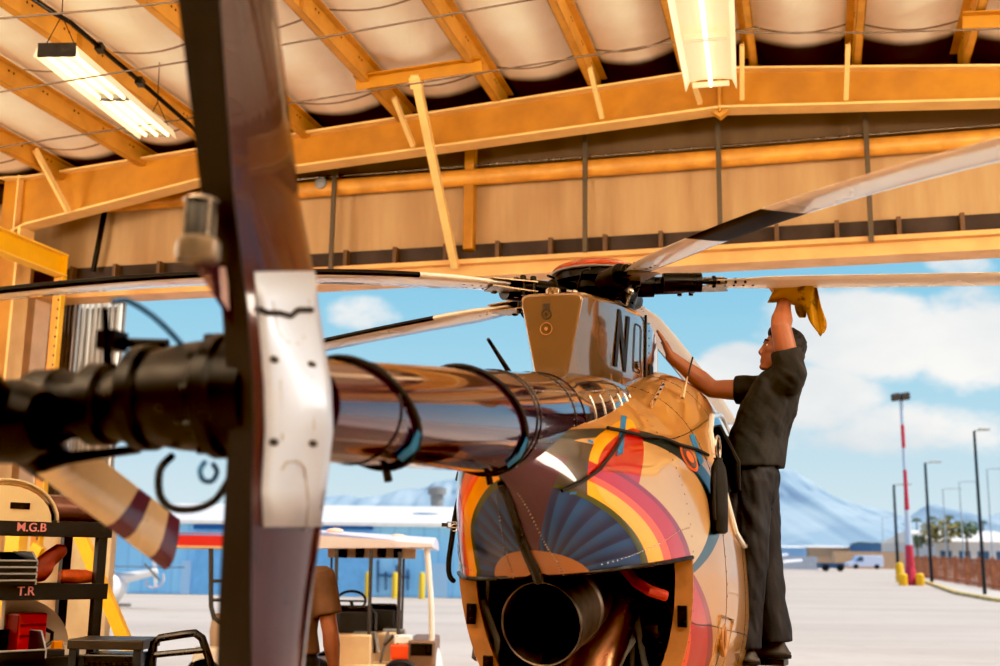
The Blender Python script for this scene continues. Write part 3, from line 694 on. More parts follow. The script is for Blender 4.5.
for (px, py, x, r, l) in ((655, 640, -.45, .11, .1), (650, 615, -.3, .05, .2), (590, 600, -.1, .2, .3), (520, 590, -.2, .12, .3), (486, 640, -.4, .07, .2), (668, 665, -.4, .08, .12)):
    p = bay(px, py, x); eng.lathe(p-Vector((0, 0, l/2)), (.1, .2, 1), [(0, r*.8), (.01, r), (l*.3, r), (l*.32, r*.9), (l*.6, r*.9), (l*.62, r), (l, r), (l+.01, r*.7), (l+.04, r*.3)], 18)
eng.build('engine_accessories', mat('engine_dark', (104, 94, 84), .4, metal=.5, var=.4, vscale=14), HE)
for i, (px, py, n) in enumerate(((645, 642, 5), (640, 652, 4), (662, 628, 4))):
    mb = MB()
    for k in range(n): mb.ell(bay(px+k*4, py+(k % 2)*6, -.55), ((1, 0, 0), (0, 1, 0), (0, 0, 1)), (.018, .018, .025), 8, 5)
    mb.build('fittings', DARKM, HE)
# ---- tail boom
BX0, BX1 = -.55, -3.64
def bax(x): t = (x+1.0)/(-2.5); return Vector((x, 0, 2.09-.255*t)), max(.11, .226-.108*max(0, t))
mb = MB(); rg = []
for i in range(61):
    x = lerp(BX0, BX1, i/60); c0, r = bax(x)
    rg.append([L2W(c0+Vector((0, r*math.sin(2*PI*k/48), r*math.cos(2*PI*k/48)))) for k in range(48)])
mb.loft(rg); boom = mb.build('tail_boom', PURPLE, HE, smooth=50)
mb = MB()
for x in (-1.55, -2.05, -2.1, -3.3):
    c0, r = bax(x)
    mb = MB(); mb.tube([L2W(c0+Vector((0, (r+.0005)*math.sin(2*PI*k/40), (r+.0005)*math.cos(2*PI*k/40)))) for k in range(41)], .0035, 6); mb.build('panel_seam', DARKM, boom)
mb = MB(); rp = []
for x in (-1.52, -1.58, -2.02, -2.08, -3.27):
    c0, r = bax(x)
    for k in range(50):
        a = 2*PI*k/50; n = Vector((0, math.sin(a), math.cos(a))); rp.append((L2W(c0+n*r), HM.to_3x3() @ n))
for k in range(70):
    x = lerp(-.9, -2.05, k/69); c0, r = bax(x)
    for a in (-.95, -2.0): n = Vector((0, math.sin(a), math.cos(a))); rp.append((L2W(c0+n*r), HM.to_3x3() @ n))
rivets(mb, rp, .0042); tag(mb.build('rivets', STEEL, boom), kind='stuff')
# polished cowl where the boom meets the pylon, with stiffener ribs
mb = MB(); rg = []
def cowlpt(x, a, e_=0.):
    c0, r = bax(x); k_ = max(0, min(1, (x+1.40)/.75)); k_ = k_*k_*(3-2*k_); hw_, hh_ = lerp(r, .285, k_)+.004+e_, lerp(r, .25, k_)+.004+e_; n = 2/lerp(2, 2.7, k_)
    return L2W(Vector((x, hw_*math.copysign(abs(math.sin(a))**n, math.sin(a)), c0.z-.01*k_+hh_*math.copysign(abs(math.cos(a))**n, math.cos(a)))))
for i in range(25):
    x = lerp(-1.40, -.42, i/24); rg.append([cowlpt(x, 2*PI*k/64) for k in range(64)])
mb.loft(rg); cowl = mb.build('boom_cowl', mat('polished_cowl', (122, 104, 108), .1, metal=.85, coat=1, var=.35, vscale=3), HE, smooth=50)
for x in (-1.25, -1.12, -.99, -.86, -.73, -.60):
    mb = MB(); mb.tube([cowlpt(x, -PI*(.33+.5*k/16), .001) for k in range(17)], .005, 6); mb.build('stiffener_rib', STEEL, cowl)
mb = MB(); rp = []
for k in range(46):
    x = lerp(-1.36, -.5, k/45); rp.append((cowlpt(x, -PI*.30), (HM.to_3x3() @ Vector((0, -.6, .8)))))
rivets(mb, rp, .005); tag(mb.build('rivets', STEEL, cowl), kind='stuff')
for xt, xb in ((onY(338, 360, 0).x, .34), (onY(455, 367, 0).x, .40)):
    mb = MB(); pts = []
    for k in range(41):
        a = 2*PI*k/40; x = xt+xb*(1-math.cos(a))/2; c0, r = bax(x); pts.append(L2W(c0+Vector((0, (r+.006)*math.sin(a), (r+.006)*math.cos(a)))))
    mb.tube(pts, .0085, 8); s_ = mb.build('tie_strap', WEB, boom)
    mb = MB(); q = []
    for a, da in ((-1.9, .0), (-2.25, .0), (-2.55, 0)):
        x = xt+xb*(1-math.cos(a))/2; c0, r = bax(x)
        q.append((L2W(c0+Vector((-.12*(a+1.9)*-1-.03, (r+.012)*math.sin(a), (r+.012)*math.cos(a)))), L2W(c0+Vector((-.12*(a+1.9)*-1+.03, (r+.012)*math.sin(a-.08), (r+.012)*math.cos(a-.08))))))
    mb.add([q[0][0], q[0][1], q[1][1], q[1][0], q[2][1], q[2][0]], [(0, 1, 2, 3), (3, 2, 4, 5)]); mb.build('blue_tape', BLUETAPE, s_, smooth=0, solid=.003)
    x = xt+xb; c0, r = bax(x); mb = MB(); mb.tube([L2W(c0+Vector((0, 0, -r))), L2W(c0+Vector((.0, -.01, -r-.04)))], .011, 8); mb.build('strap_toggle', RUBBER, s_)
a_ = onY(509, 372, .12); b2 = onY(488, 339, .16); mb = MB(); mb.tube([L2W(a_), L2W(b2)], [.011, .007], 8); mb.build('whip_antenna', BLACK, boom)
# ---- fin
ROWS = [(-95, 213, 262, 44), (0, 220, 272, 40), (60, 224, 280, 37), (200, 234, 297, 31), (272, 243, 312, 26), (300, 247, 317, 25), (385, 253, 331, 25), (430, 254, 333, 25), (490, 252, 326, 26), (527, 252, 319, 28), (600, 251, 308, 31), (666, 252, 300, 34), (760, 250, 290, 36)]
LEH = {300: .06, 385: .118, 430: .118, 490: .07}
def finrow(py, a, b, w):
    te = onY(a, py, -w/40*.042); le = onY(b, py, -LEH.get(py, 0.)); le.y = 0
    return te, le
FR = [finrow(*r) for r in ROWS]; FTH = [r[3]/40*.042 for r in ROWS]
def finside(i, f, off=0., sgn=-1):
    te, le = FR[i]; te0 = Vector((te.x, 0, te.z)); p = te0.lerp(le, f)
    e_ = LEH.get(ROWS[i][0], 0.)
    h = lerp(FTH[i], e_, f**.8) if e_ > .1 else interp([(0, FTH[i]), (.4, .055), (.75, .06), (1, e_)], f)[0] if e_ else interp([(0, FTH[i]), (.3, FTH[i]*.6+.026), (.65, .044), (.88, .026), (1, .0)], f)[0]
    return Vector((p.x, sgn*(h+off), p.z))
mb = MB(); rg = []
fs = (0, .15, .3, .5, .65, .78, .88, .95, 1)
for i in range(len(FR)):
    rg.append([L2W(finside(i, f, 0, -1)) for f in fs]+[L2W(finside(i, f, 0, 1)) for f in fs[::-1]])
mb.loft(rg); fin = mb.build('vertical_fin', mat('fin_purple', (56, 26, 30), .25, metal=.1, coat=.4, var=.15, vscale=2), HE, smooth=40)
mb = MB(); mb.loft([[L2W(finside(i, 0, .001, -1)+Vector((-.004, 0, 0))), L2W(finside(i, 0, .001, 1)+Vector((-.004, 0, 0))), L2W(finside(i, 0, .001, 1)), L2W(finside(i, 0, .001, -1))] for i in range(len(FR))]); mb.build('trailing_edge_shade', mat('shadowed_purple', (15, 10, 12), .45), fin, smooth=0)  # shade on the blunt trailing edge put into a thin dark strip
FIN_REFL = mat('fin_reflection', (180, 196, 224), .45, metal=.2, coat=.25, var=.04)  # bright outdoor reflection on the fin painted as a pale patch
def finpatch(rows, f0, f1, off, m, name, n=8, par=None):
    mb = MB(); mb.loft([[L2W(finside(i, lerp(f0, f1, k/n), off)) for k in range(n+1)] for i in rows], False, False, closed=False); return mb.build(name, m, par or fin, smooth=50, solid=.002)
sp = finpatch(range(4, 10), .09, .985, .0025, FIN_REFL, 'fin_reflection_patch')
def finpx(px, py, off=.006):
    i = max(k for k in range(len(ROWS)-1) if ROWS[k][0] <= py); t = (py-ROWS[i][0])/(ROWS[i+1][0]-ROWS[i][0])
    best = None
    for k in range(101):
        p = finside(i, k/100, off).lerp(finside(i+1, k/100, off), t); qx = onY(px, py, p.y); e = abs(qx.x-p.x)
        if best is None or e < best[0]: best = (e, Vector((p.x, p.y, qx.z)))
    return L2W(best[1])
nrm = HM.to_3x3() @ Vector((0, -1, 0))
mb = MB()
for px, py in ((275, 360), (312, 365), (274, 442), (313, 443)):
    p = finpx(px, py, 0); fw = HM.to_3x3() @ Vector((1, 0, 0)); mb.ell(p, (fw, Vector((0, 0, 1)), nrm), (.018, .0085, .008), 12, 6)
mb.build('bolt_heads', BLACK, sp)
mb = MB(); mb.tube([finpx(*q, .006) for q in ((259, 309), (268, 313), (280, 313), (291, 316), (298, 310), (312, 310))], .006, 8); mb.build('black_lashing', WEB, sp)
sm = mat('panel_seam_grey', (150, 150, 156), .3, metal=.5)
for pts in (((272, 300), (277, 330), (285, 342), (298, 344), (306, 335), (309, 300)), ((282, 470), (286, 462), (298, 461), (304, 468), (308, 500), (306, 530)), ((280, 380), (282, 440)), ((312, 376), (314, 430))):
    mb = MB(); mb.tube([finpx(*q, .003) for q in pts], .0022, 6); mb.build('panel_seam', sm, sp)
rows_ = [(i, f) for i in (0, 1, 2, 3) for f in (.0,)]
# T-tail stabiliser (above the frame) and tail skid
tp = FR[0][0].lerp(FR[0][1], .5)
mb = MB()
mb.loft([[L2W(Vector((tp.x+.22*math.cos(2*PI*k/16), yy_, tp.z+.03*math.sin(2*PI*k/16)))) for k in range(16)] for yy_ in (-.85, -.8, .8, .85)]); st_ = mb.build('horizontal_stabilizer', PURPLE, HE, smooth=50)
for s_ in (-1, 1):
    mb = MB(); mb.obox(L2W(Vector((tp.x-.05, s_*.85, tp.z+.05))), (HM.to_3x3() @ Vector((1, 0, 0)), HM.to_3x3() @ Vector((0, 1, 0)), Vector((0, 0, 1))), (.2, .012, .14)); mb.build('end_plate', PURPLE, st_, smooth=0, bevel=.01)
bt = FR[-1][0].lerp(FR[-1][1], .3); mb = MB(); mb.tube([L2W(bt), L2W(bt+Vector((-.15, 0, -.1))), L2W(bt+Vector((-.3, 0, -.13)))], .012, 8); mb.build('tail_skid', BLACK, HE)
# position light on its bracket, port side of the fin
mb = MB(); tri = [onY(193, 263, .008), onY(231, 262, .006), onY(233, 326, .006)]
mb.mat(0).prism([L2W(p) for p in tri], HM.to_3x3() @ Vector((.02, 0, 0))); br = mb.build('light_bracket', [PURPLE], HE, smooth=0)
mb = MB(); tri2 = [onY(203, 268, .008), onY(228, 267, .006), onY(230, 312, .006)]; mb.add([L2W(p+Vector((-.003, 0, 0))) for p in tri2], [(0, 1, 2)]); mb.build('bracket_face', mat('bracket_sheen', (206, 190, 196), .3, metal=.2, coat=.6), br, smooth=0)
c0 = L2W(onY(198, 250, .012)); mb = MB(); mb.lathe(c0-Vector((0, 0, .022)), (0, 0, 1), [(0, .038), (.008, .042), (.036, .042), (.044, .036)], 24); lb_ = mb.build('light_base', mat('light_base_grey', (112, 102, 86), .35, metal=.4, coat=.4), HE)
mb = MB(); mb.lathe(c0+Vector((0, 0, .022)), (0, 0, 1), [(0, .028), (.07, .028), (.082, .02), (.086, .0)], 24); mb.build('dark_lens', mat('lens_dark', (14, 18, 20), .5), lb_)
mb = MB()
for k in range(4):
    a = PI/4+k*PI/2; q = Vector((.031*math.cos(a), .031*math.sin(a), .022)); mb.cyl(c0+q, c0+q+Vector((0, 0, .075)), .004, n=8)
mb.tube([c0+Vector((.031*math.cos(2*PI*k/24), .031*math.sin(2*PI*k/24), .095)) for k in range(25)], .004, 8); mb.build('lens_guard', STEEL, lb_)
# ---- tail rotor
TX, TZ = -3.80, 1.80
def tr(y, x=0, z=0): return L2W((TX+x, y, TZ+z))
py_ = HM.to_3x3() @ Vector((0, 1, 0))
mb = MB(); mb.lathe(tr(.0, .02, .03), py_, [(0, .115), (.06, .12), (.07, .13), (.10, .13), (.11, .118), (.18, .112), (.24, .10), (.25, .112), (.28, .112), (.29, .09)], 28); gb = mb.build('tail_gearbox', BLACKM, HE, smooth=40)
mb = MB()
for k in range(10):
    a = 2*PI*k/10; mb.cyl(tr(.10, .02+.122*math.cos(a), .03+.122*math.sin(a)), tr(.118, .02+.122*math.cos(a), .03+.122*math.sin(a)), .009, n=6)
mb.build('gearbox_bolts', BLACKM, gb, smooth=0)
mb = MB(); mb.lathe(tr(.28, 0, .015), py_, [(0, .085), (.05, .075), (.06, .088), (.10, .088), (.11, .07), (.17, .072), (.18, .08), (.24, .078), (.25, .06), (.42, .055)], 24); ts = mb.build('tail_rotor_mast', BLACKM, HE, smooth=40)
mb = MB(); hc = onY(6, 422, .50)
mb.tube([L2W(hc+Vector((-.22, 0, .11))), L2W(hc), L2W(hc+Vector((.16, 0, -.07)))], [.045, .06, .045], 14); mb.lathe(L2W(hc+Vector((0, -.09, 0))), py_, [(0, .06), (.05, .085), (.12, .085), (.17, .06)], 20); th = mb.build('tail_rotor_hub', BLACKM, HE)
mb = MB(); mb.cyl(L2W(onY(108, 378, .36)), L2W(onY(105, 308, .36)), .011, .007); mb.obox(L2W(onY(112, 341, .36)), (HM.to_3x3() @ Vector((1, 0, 0)), py_, (0, 0, 1)), (.026, .022, .02)); mb.cyl(L2W(onY(124, 343, .35)), L2W(onY(168, 344, .25)), .011); mb.build('pitch_weight_arm', BLACKM, th)
mb = MB(); mb.tube([L2W(onY(40, 462, .47)), L2W(onY(90, 455, .42)), L2W(onY(140, 449, .32))], [.014, .012, .01], 10); mb.build('pitch_link', BLACKM, th)
for sgn in (1, -1):
    mb = MB(); rings = []
    N = 14
    root_l, root_u = onY(36, 474, .47), onY(92, 452, .47); tip_l, tip_u = onY(165, 570, .47), onY(180, 520, .47)
    for i in range(N+1):
        t = i/N; l_ = root_l.lerp(tip_l, t); u_ = root_u.lerp(tip_u, t)
        ring = []
        for f, h in ((0, 0), (.06, .010), (.2, .016), (.45, .015), (.75, .008), (1, .001), (.75, -.006), (.45, -.011), (.2, -.013), (.06, -.009)):
            p = l_.lerp(u_, f)+Vector((0, -h, 0))
            if sgn < 0: p = Vector((2*hc.x-p.x, p.y, 2*hc.z-p.z))
            ring.append(L2W(p))
        rings.append(ring)
    n0 = 10
    for i in range(N):
        mb.mat(1 if i in (7, 8) or i >= 12 else 0); mb.loft(rings[i:i+2], i == 0, i == N-1)
    mb.build('tail_rotor_blade', [mat('tail_blade_cream', (214, 196, 160), .35, coat=.5, var=.08), mat('tail_blade_purple', (86, 26, 48), .3, coat=.6)], th, smooth=40)
# cables at the tail gearbox
def cable(pts, r, m, name, par, y=.2):
    mb = MB(); P = [L2W(onY(a, b, c)) for a, b, c in pts]
    Q = []
    for i in range(len(P)-1):
        p0 = P[max(0, i-1)]; p1 = P[i]; p2 = P[i+1]; p3 = P[min(len(P)-1, i+2)]
        for k in range(6):
            t = k/6; Q.append(.5*((2*p1)+(p2-p0)*t+(2*p0-5*p1+4*p2-p3)*t*t+(3*p1-p0-3*p2+p3)*t**3))
    Q.append(P[-1]); mb.tube(Q, r, 8); return mb.build(name, m, par)
cable([(172, 456, .2), (160, 470, .2), (160, 495, .2), (172, 508, .18), (195, 509, .14), (215, 500, .1), (229, 480, .06)], .008, RUBBER, 'cable_loop', gb)
cable([(112, 302, .3), (128, 301, .28), (150, 314, .24), (170, 332, .2), (188, 352, .16)], .006, mat('cable_blue', (24, 96, 150), .5), 'blue_cable', gb)
cable([(205, 462, .1), (200, 470, .1), (203, 480, .1), (212, 481, .1), (217, 472, .1), (213, 464, .1)], .005, mat('cable_blue', (0, 0, 0)), 'blue_cable', gb)
cable([(185, 357, .15), (196, 350, .12), (208, 352, .1), (220, 360, .08)], .008, RUBBER, 'cable_loop', gb)
# ---- rotor pylon fairing (doghouse)
DG = [(-1.10, .142, .06, 2.655, .04), (-1.07, .152, .07, 2.668, .04), (-.9, .185, .125, 2.69, .04), (-.6, .225, .19, 2.735, .05), (-.25, .25, .24, 2.775, .06), (.0, .255, .262, 2.80, .06), (.3, .262, .28, 2.80, .07), (.6, .235, .26, 2.73, .07), (.85, .11, .15, 2.60, .06), (1.0, .03, .06, 2.46, .02)]
def dogpt(x, s, zz):        # starboard (-1)/port(1) wall at height z
    wt, wb, zt, rr = crom(DG, x); t = (zz-2.15)/(zt-2.15); return Vector((x, s*lerp(wb-.02, wt, max(0, min(1, t))), zz))
mb = MB(); rg = []
for i in range(43):
    x = lerp(-1.10, 1.0, i/42); wt, wb, zt, rr = crom(DG, x); k_ = rr
    sid = [2.1, 2.2, 2.3, 2.45, zt-.12, zt-.06]
    rt = []
    for zz in sid: rt.append(dogpt(x, -1, zz))
    for a in (30, 60, 90): rt.append(Vector((x, -(wt-k_+k_*math.cos(math.radians(a))), zt-k_+k_*math.sin(math.radians(a)))))
    ring = rt+[Vector((p.x, -p.y, p.z)) for p in reversed(rt)]
    rg.append([L2W(p) for p in ring])
mb.loft(rg); dog = mb.build('pylon_fairing', mat('pylon_tan', (110, 84, 50), .25, metal=.15, coat=1., var=.05, vscale=1.5), HE, smooth=40, bevel=.02)
mb = MB(); mb.lathe(L2W((-.98, .02, 2.67)), (0, 0, 1), [(0, .035), (.03, .035), (.038, .028)], 20); mb.build('filler_cap', MATS['pylon_tan'], dog)
mk = mat('dark_print', (40, 32, 26), .5)
bk = HM.to_3x3() @ Vector((-1, 0, 0))
for zz, r in ((2.565, .021), (2.50, .026)):
    c0 = L2W((-1.104, .022, zz)); mb = MB()
    mb.tube([c0+py_*r*math.cos(2*PI*k/24)+Vector((0, 0, r*math.sin(2*PI*k/24))) for k in range(25)], .0022, 6); mb.lathe(c0, bk, [(-.002, r*.3), (.004, r*.3)], 12); mb.build('drain_port', mk if r < .024 else TANMATTE, dog)
mb = MB()
for k in range(3): mb.obox(L2W((-1.103, .022, 2.61-k*.009)), (bk, py_, (0, 0, 1)), (.001, .017-.004*(k == 1), .0025))
mb.build('small_placard', mk, dog, smooth=0)
sx = HM.to_3x3() @ Vector((1, 0, 0))
LET = mat('registration_black', (6, 6, 7), .55)
def dtext(s_, x, z_, size, scx):
    p = dogpt(x, -1, z_); q = dogpt(x+.05, -1, z_); xd = L2W(q)-L2W(p); up = L2W(dogpt(x, -1, z_+.05))-L2W(p); n = xd.cross(up).normalized()
    return text('registration_letter', s_, LET, dog, L2W(p)+n*.004, xd, up, size, .0015, scx=scx)
dtext('N', -.53, 2.53, .36, .82)
dtext('5', .16, 2.40, .34, .8)
mb = MB(); q = []
for a, b in ((-.27, 2.68), (-.15, 2.69), (-.13, 2.67), (-.13, 2.47), (-.15, 2.45), (-.27, 2.44), (-.29, 2.46), (-.29, 2.66), (-.27, 2.68)): q.append(L2W(dogpt(a, -1, b)+Vector((0, -.003, 0))))
mb.tube(q, .0026, 6); mb.build('access_door_outline', LET, dog)
mb = MB(); q = L2W(dogpt(-.2, -1, 2.48)+Vector((0, -.006, 0))); mb.obox(q, (sx, py_, (0, 0, 1)), (.03, .006, .018)); mb.build('door_latch', STEEL, dog, smooth=0, bevel=.003)
mb = MB(); mb.tube([L2W(dogpt(.0, -1, z_)+Vector((0, -.004, 0))) for z_ in (2.16, 2.3, 2.5, 2.7, 2.78)], .007, 8); mb.build('hinge_line', BLACK, dog)
mb = MB(); rp = []
for k in range(14):
    for x in (-.035, .05, .12): rp.append((L2W(dogpt(x, -1, 2.24+k*.04)), -py_))
rivets(mb, rp, .006); tag(mb.build('rivets', DARKM, dog), kind='stuff')
# handle strip + antennas on the shoulder
def hitp(px, py, off=0): 
    h = podhit(px, py, off); return h[0] if h else None
a0, a1 = hitp(650, 407, .01), hitp(662, 386, .01)
if a0 and a1:
    mb = MB(); mb.beam(a0, a1, .03, .012, py_*-1); rl = mb.build('handle_strip', TAN, fuso, smooth=0, bevel=.004)
    mb = MB()
    for k in range(4): mb.ell(a0.lerp(a1, .15+.24*k)-py_*.01+Vector((0, 0, .012)), (sx, py_, (0, 0, 1)), (.006, .006, .006), 8, 5)
    mb.build('strip_screws', BLACK, rl)
h = podhit(682, 398)
if h:
    p = h[0]; mb = MB(); q = p+Vector((.03, .03, .1)); mb.tube([p, p+Vector((.012, 0, .05)), p+Vector((.03, .0, .11))], [.03, .022, .006], 10, flat=.4)
    an = mb.build('blade_antenna', mat('antenna_cream', (222, 196, 160), .4), fuso); mb = MB(); mb.tube([p+Vector((.028, 0, .1)), p+Vector((.058, 0, .21))], .0045, 8); mb.build('antenna_whip', DARKM, an)
# black cable draped over the shoulder
cp = [hitp(x, y, .012) for x, y in ((606, 430), (622, 433), (640, 437), (660, 439), (678, 446), (694, 450), (706, 456))]
cp = [p for p in cp if p]
mb = MB(); mb.tube(cp, .008, 8); mb.build('draped_cable', RUBBER, fuso)
cp = [p for p in (hitp(x, y, .012) for x, y in ((560, 490), (580, 482), (597, 470), (612, 452), (622, 436))) if p]
mb = MB(); mb.tube(cp, .007, 8); mb.build('draped_cable', RUBBER, fuso)
# ---- main rotor
RH = 4.2
UPV = Vector((0, 0, 1))
BLW = mat('blade_white', (242, 236, 226), .3, metal=.05, coat=.8, var=.05, vscale=1.2)
BLK = mat('blade_black', (6, 6, 7), .5)
BLK.node_tree.nodes['Principled BSDF'].inputs['Specular IOR Level'].default_value = .2
bl_specs = [(19.6, 2.99, .0, -.018), (92.5, 2.948, .018, .0), (164.5, 2.905, -.02, -.026), (236.5, 2.885, .0, -.049), (308.5, 2.91, .0, -.012)]
hubp = hl(0, 0, 2.93)
mast = MB(); mast.lathe(hl(0, 0, 2.3), UPV, [(0, .09), (.45, .09), (.46, .16), (.52, .16), (.53, .11), (.58, .11)], 24); mast.build('rotor_mast', BLACKM, HE)
mb = MB(); mb.lathe(hl(0, 0, 2.86), UPV, [(-.03, .13), (-.02, .2), (.04, .22), (.05, .18), (.09, .18), (.1, .22), (.14, .22), (.15, .19), (.165, .17)], 30); hubo = mb.build('rotor_hub', BLACKM, HE, smooth=35)
mb = MB(); mb.lathe(hl(0, 0, 3.01), UPV, [(0, .235), (.012, .24), (.03, .222), (.05, .175), (.066, .10), (.074, .0)], 36, True, False); mb.build('dome_cap', mat('dome_orange', (170, 66, 30), .3, coat=.8, var=.2), hubo, smooth=60)
mb = MB(); mb.lathe(hl(0, 0, 2.995), UPV, [(0, .18), (.006, .243), (.014, .246), (.018, .23)], 36); mb.build('cap_rim', GREY, hubo)
mb = MB(); mb.lathe(hl(0, 0, 2.80), UPV, [(0, .14), (.01, .2), (.035, .2), (.04, .15)], 30); mb.build('swashplate', BLACKM, hubo)
for bi, (phd, z0, c1, c2) in enumerate(bl_specs):
    ph = math.radians(phd); er = Vector((math.sin(ph), math.cos(ph), 0)); ec = Vector((-er.y, er.x, 0))      # chord towards the leading edge
    O = Vector((HUB.x, HUB.y, 0))
    def bp(r, c, h): return O+er*r+ec*c+UPV*(z0+c1*r+c2*r*r*.92+h)
    # pitch housing, damper, links
    mb = MB(); mb.tube([bp(.10, 0, .0), bp(.16, 0, 0), bp(.165, 0, 0), bp(.30, 0, 0), bp(.305, 0, 0), bp(.42, 0, 0), bp(.5, 0, 0)], [.05, .05, .062, .062, .048, .046, .035], 16)
    mb.obox(bp(.4, 0, .0), (er, ec, UPV), (.07, .036, .026)); arm = mb.build('blade_arm', BLACKM, hubo)
    mb = MB(); mb.cyl(bp(.34, -.085, -.005), bp(.54, -.078, -.005), .052, .052); mb.cyl(bp(.50, -.078, 0), bp(.64, -.07, 0), .012); mb.cyl(bp(.60, -.072, 0), bp(.615, -.072, 0), .032); mb.build('lag_damper', BLACKM, arm)
    mb = MB()
    for (r, c) in ((.44, .035), (.44, -.035), (.5, .03), (.5, -.03), (.2, 0)):
        mb.cyl(bp(r, c, -.05), bp(r, c, .055), .012, n=8); mb.cyl(bp(r, c, .03), bp(r, c, .05), .018, n=6)
    mb.build('bolts', DARKM, arm)
    mb = MB(); mb.tube([bp(.22, .1, -.02), O+er*.17+ec*.09+UPV*2.80], .012, 8); mb.ell(bp(.22, .1, -.02), (er, ec, UPV), (.022, .022, .022), 10, 6); mb.tube([bp(.22, .1, -.02), bp(.25, .03, 0)], .014, 8); mb.build('pitch_link', STEEL, arm)
    mb = MB()
    for h in (.022, -.022): mb.prism([bp(.42, .05, h), bp(.42, -.05, h), bp(.66, -.085, h*.7), bp(.7, .06, h*.7)], UPV*(.007 if h > 0 else -.007))
    mb.build('grip_plate', mat('grip_metal', (150, 128, 98), .35, metal=.7, var=.2), arm, smooth=0)
    CH = .205
    mb = MB(); rings = []; N = 34; segm = []
    prof = ((.30, 0), (.285, .3), (.22, .52), (.1, .62), (-.1, .55), (-.4, .28), (-.70, .03), (-.70, -.03), (-.4, -.2), (-.1, -.34), (.1, -.38), (.22, -.34), (.285, -.2))
    for i in range(N+1):
        r = .58+(RH-.58)*i/N; tp_ = min(1, .62+.38*(r-.58)/.35); tw = math.radians(7-6*(r/RH)+(-9 if bi == 1 else 0))
        ring = []
        for a, b in prof:
            c = a*CH*tp_; h = b*.034*tp_
            ring.append(bp(r, c*math.cos(tw)-h*math.sin(tw), c*math.sin(tw)+h*math.cos(tw)))
        rings.append(ring)
    n = len(prof)
    for i in range(N):
        rm = .58+(RH-.58)*(i+.5)/N
        mb2 = MB(); b0 = len(mb.v)
        for j in range(n):
            le = j in (0, 1, 2, 12, 11) and rm > 1.1
            mb.mat(1 if le or (bi == 2 and 1.4 < rm < 2.05) else 0)  # black leading edge; on one blade a dark underside reflection painted black
            mb.add([rings[i][j], rings[i][(j+1) % n], rings[i+1][(j+1) % n], rings[i+1][j]], [(0, 1, 2, 3)])
    mb.mat(0); mb.add(rings[0], [tuple(range(n))]); mb.add(rings[-1], [tuple(range(n))])
    blo = mb.build('rotor_blade', [BLW, BLK], arm.parent and HE, smooth=40)
    bm = bmesh.new(); bm.from_mesh(blo.data); bmesh.ops.remove_doubles(bm, verts=bm.verts, dist=.0005); bmesh.ops.recalc_face_normals(bm, faces=bm.faces); bm.to_mesh(blo.data); bm.free()
    mb = MB()
    for k in range(9): mb.cyl(bp(.62+.05*(k % 5), -.02-.06*(k//5), -.013), bp(.62+.05*(k % 5), -.02-.06*(k//5), .016), .007, n=6)
    mb.build('root_bolts', DARKM, blo, smooth=0)
for k in range(7):
    a = k*.9; p = hl(.2*math.cos(a), .2*math.sin(a), 2.84); q = hl(.3*math.cos(a+.5), .3*math.sin(a+.5), 2.97); mb = MB(); mb.tube([p, (p+q)/2+Vector((0, 0, .07)), q], .007, 6); mb.build('rotor_wiring', RUBBER, hubo)
# ---- landing gear and boarding step
for s_, nm in ((1, 'p'), (-1, 's')):
    mb = MB(); mb.tube([hl(-1.2, s_*1.0, .06), hl(1.5, s_*1.0, .06), hl(1.8, s_*1.0, .12), hl(2.0, s_*1.0, .26)], .045, 14); sk = mb.build('skid', WHITE, HE)
    for x in (-.35, 1.0):
        mb = MB(); mb.tube([hl(x, s_*.45, 1.02), hl(x-.02, s_*.7, .6), hl(x-.02, s_*.98, .07)], [.055, .05, .04], 14, flat=.6); mb.build('skid_strut', WHITE, HE)
# ================================================================== people
def rings_mb(mb, rs, n=20):              # rs: (centre, half vector A, half vector B)
    return mb.loft([[V(c)+V(a)*math.cos(2*PI*k/n)+V(b)*math.sin(2*PI*k/n) for k in range(n)] for c, a, b in rs])
def limb(mb, pts, n=14):                 # tapered limb with rounded ends
    P = [V(p) for p, r in pts]; R = [r for p, r in pts]
    d0 = (P[0]-P[1]).normalized(); d1 = (P[-1]-P[-2]).normalized()
    path = [P[0]+d0*R[0]*.9, P[0]+d0*R[0]*.6]+P+[P[-1]+d1*R[-1]*.6, P[-1]+d1*R[-1]*.9]
    mb.tube(path, [R[0]*.35, R[0]*.8]+R+[R[-1]*.8, R[-1]*.35], n)
def sub_limb(a, b, c, ra, rb, rc, bulge1=1.0, bulge2=1.1):
    a, b, c = V(a), V(b), V(c); out = []
    for t, f in ((0, ra), (.35, lerp(ra, rb, .35)*bulge1), (.75, lerp(ra, rb, .8)), (1, rb)): out.append((a.lerp(b, t), f))
    for t, f in ((.3, lerp(rb, rc, .1)*bulge2), (.7, lerp(rb, rc, .7)), (1, rc)): out.append((b.lerp(c, t), f))
    return out
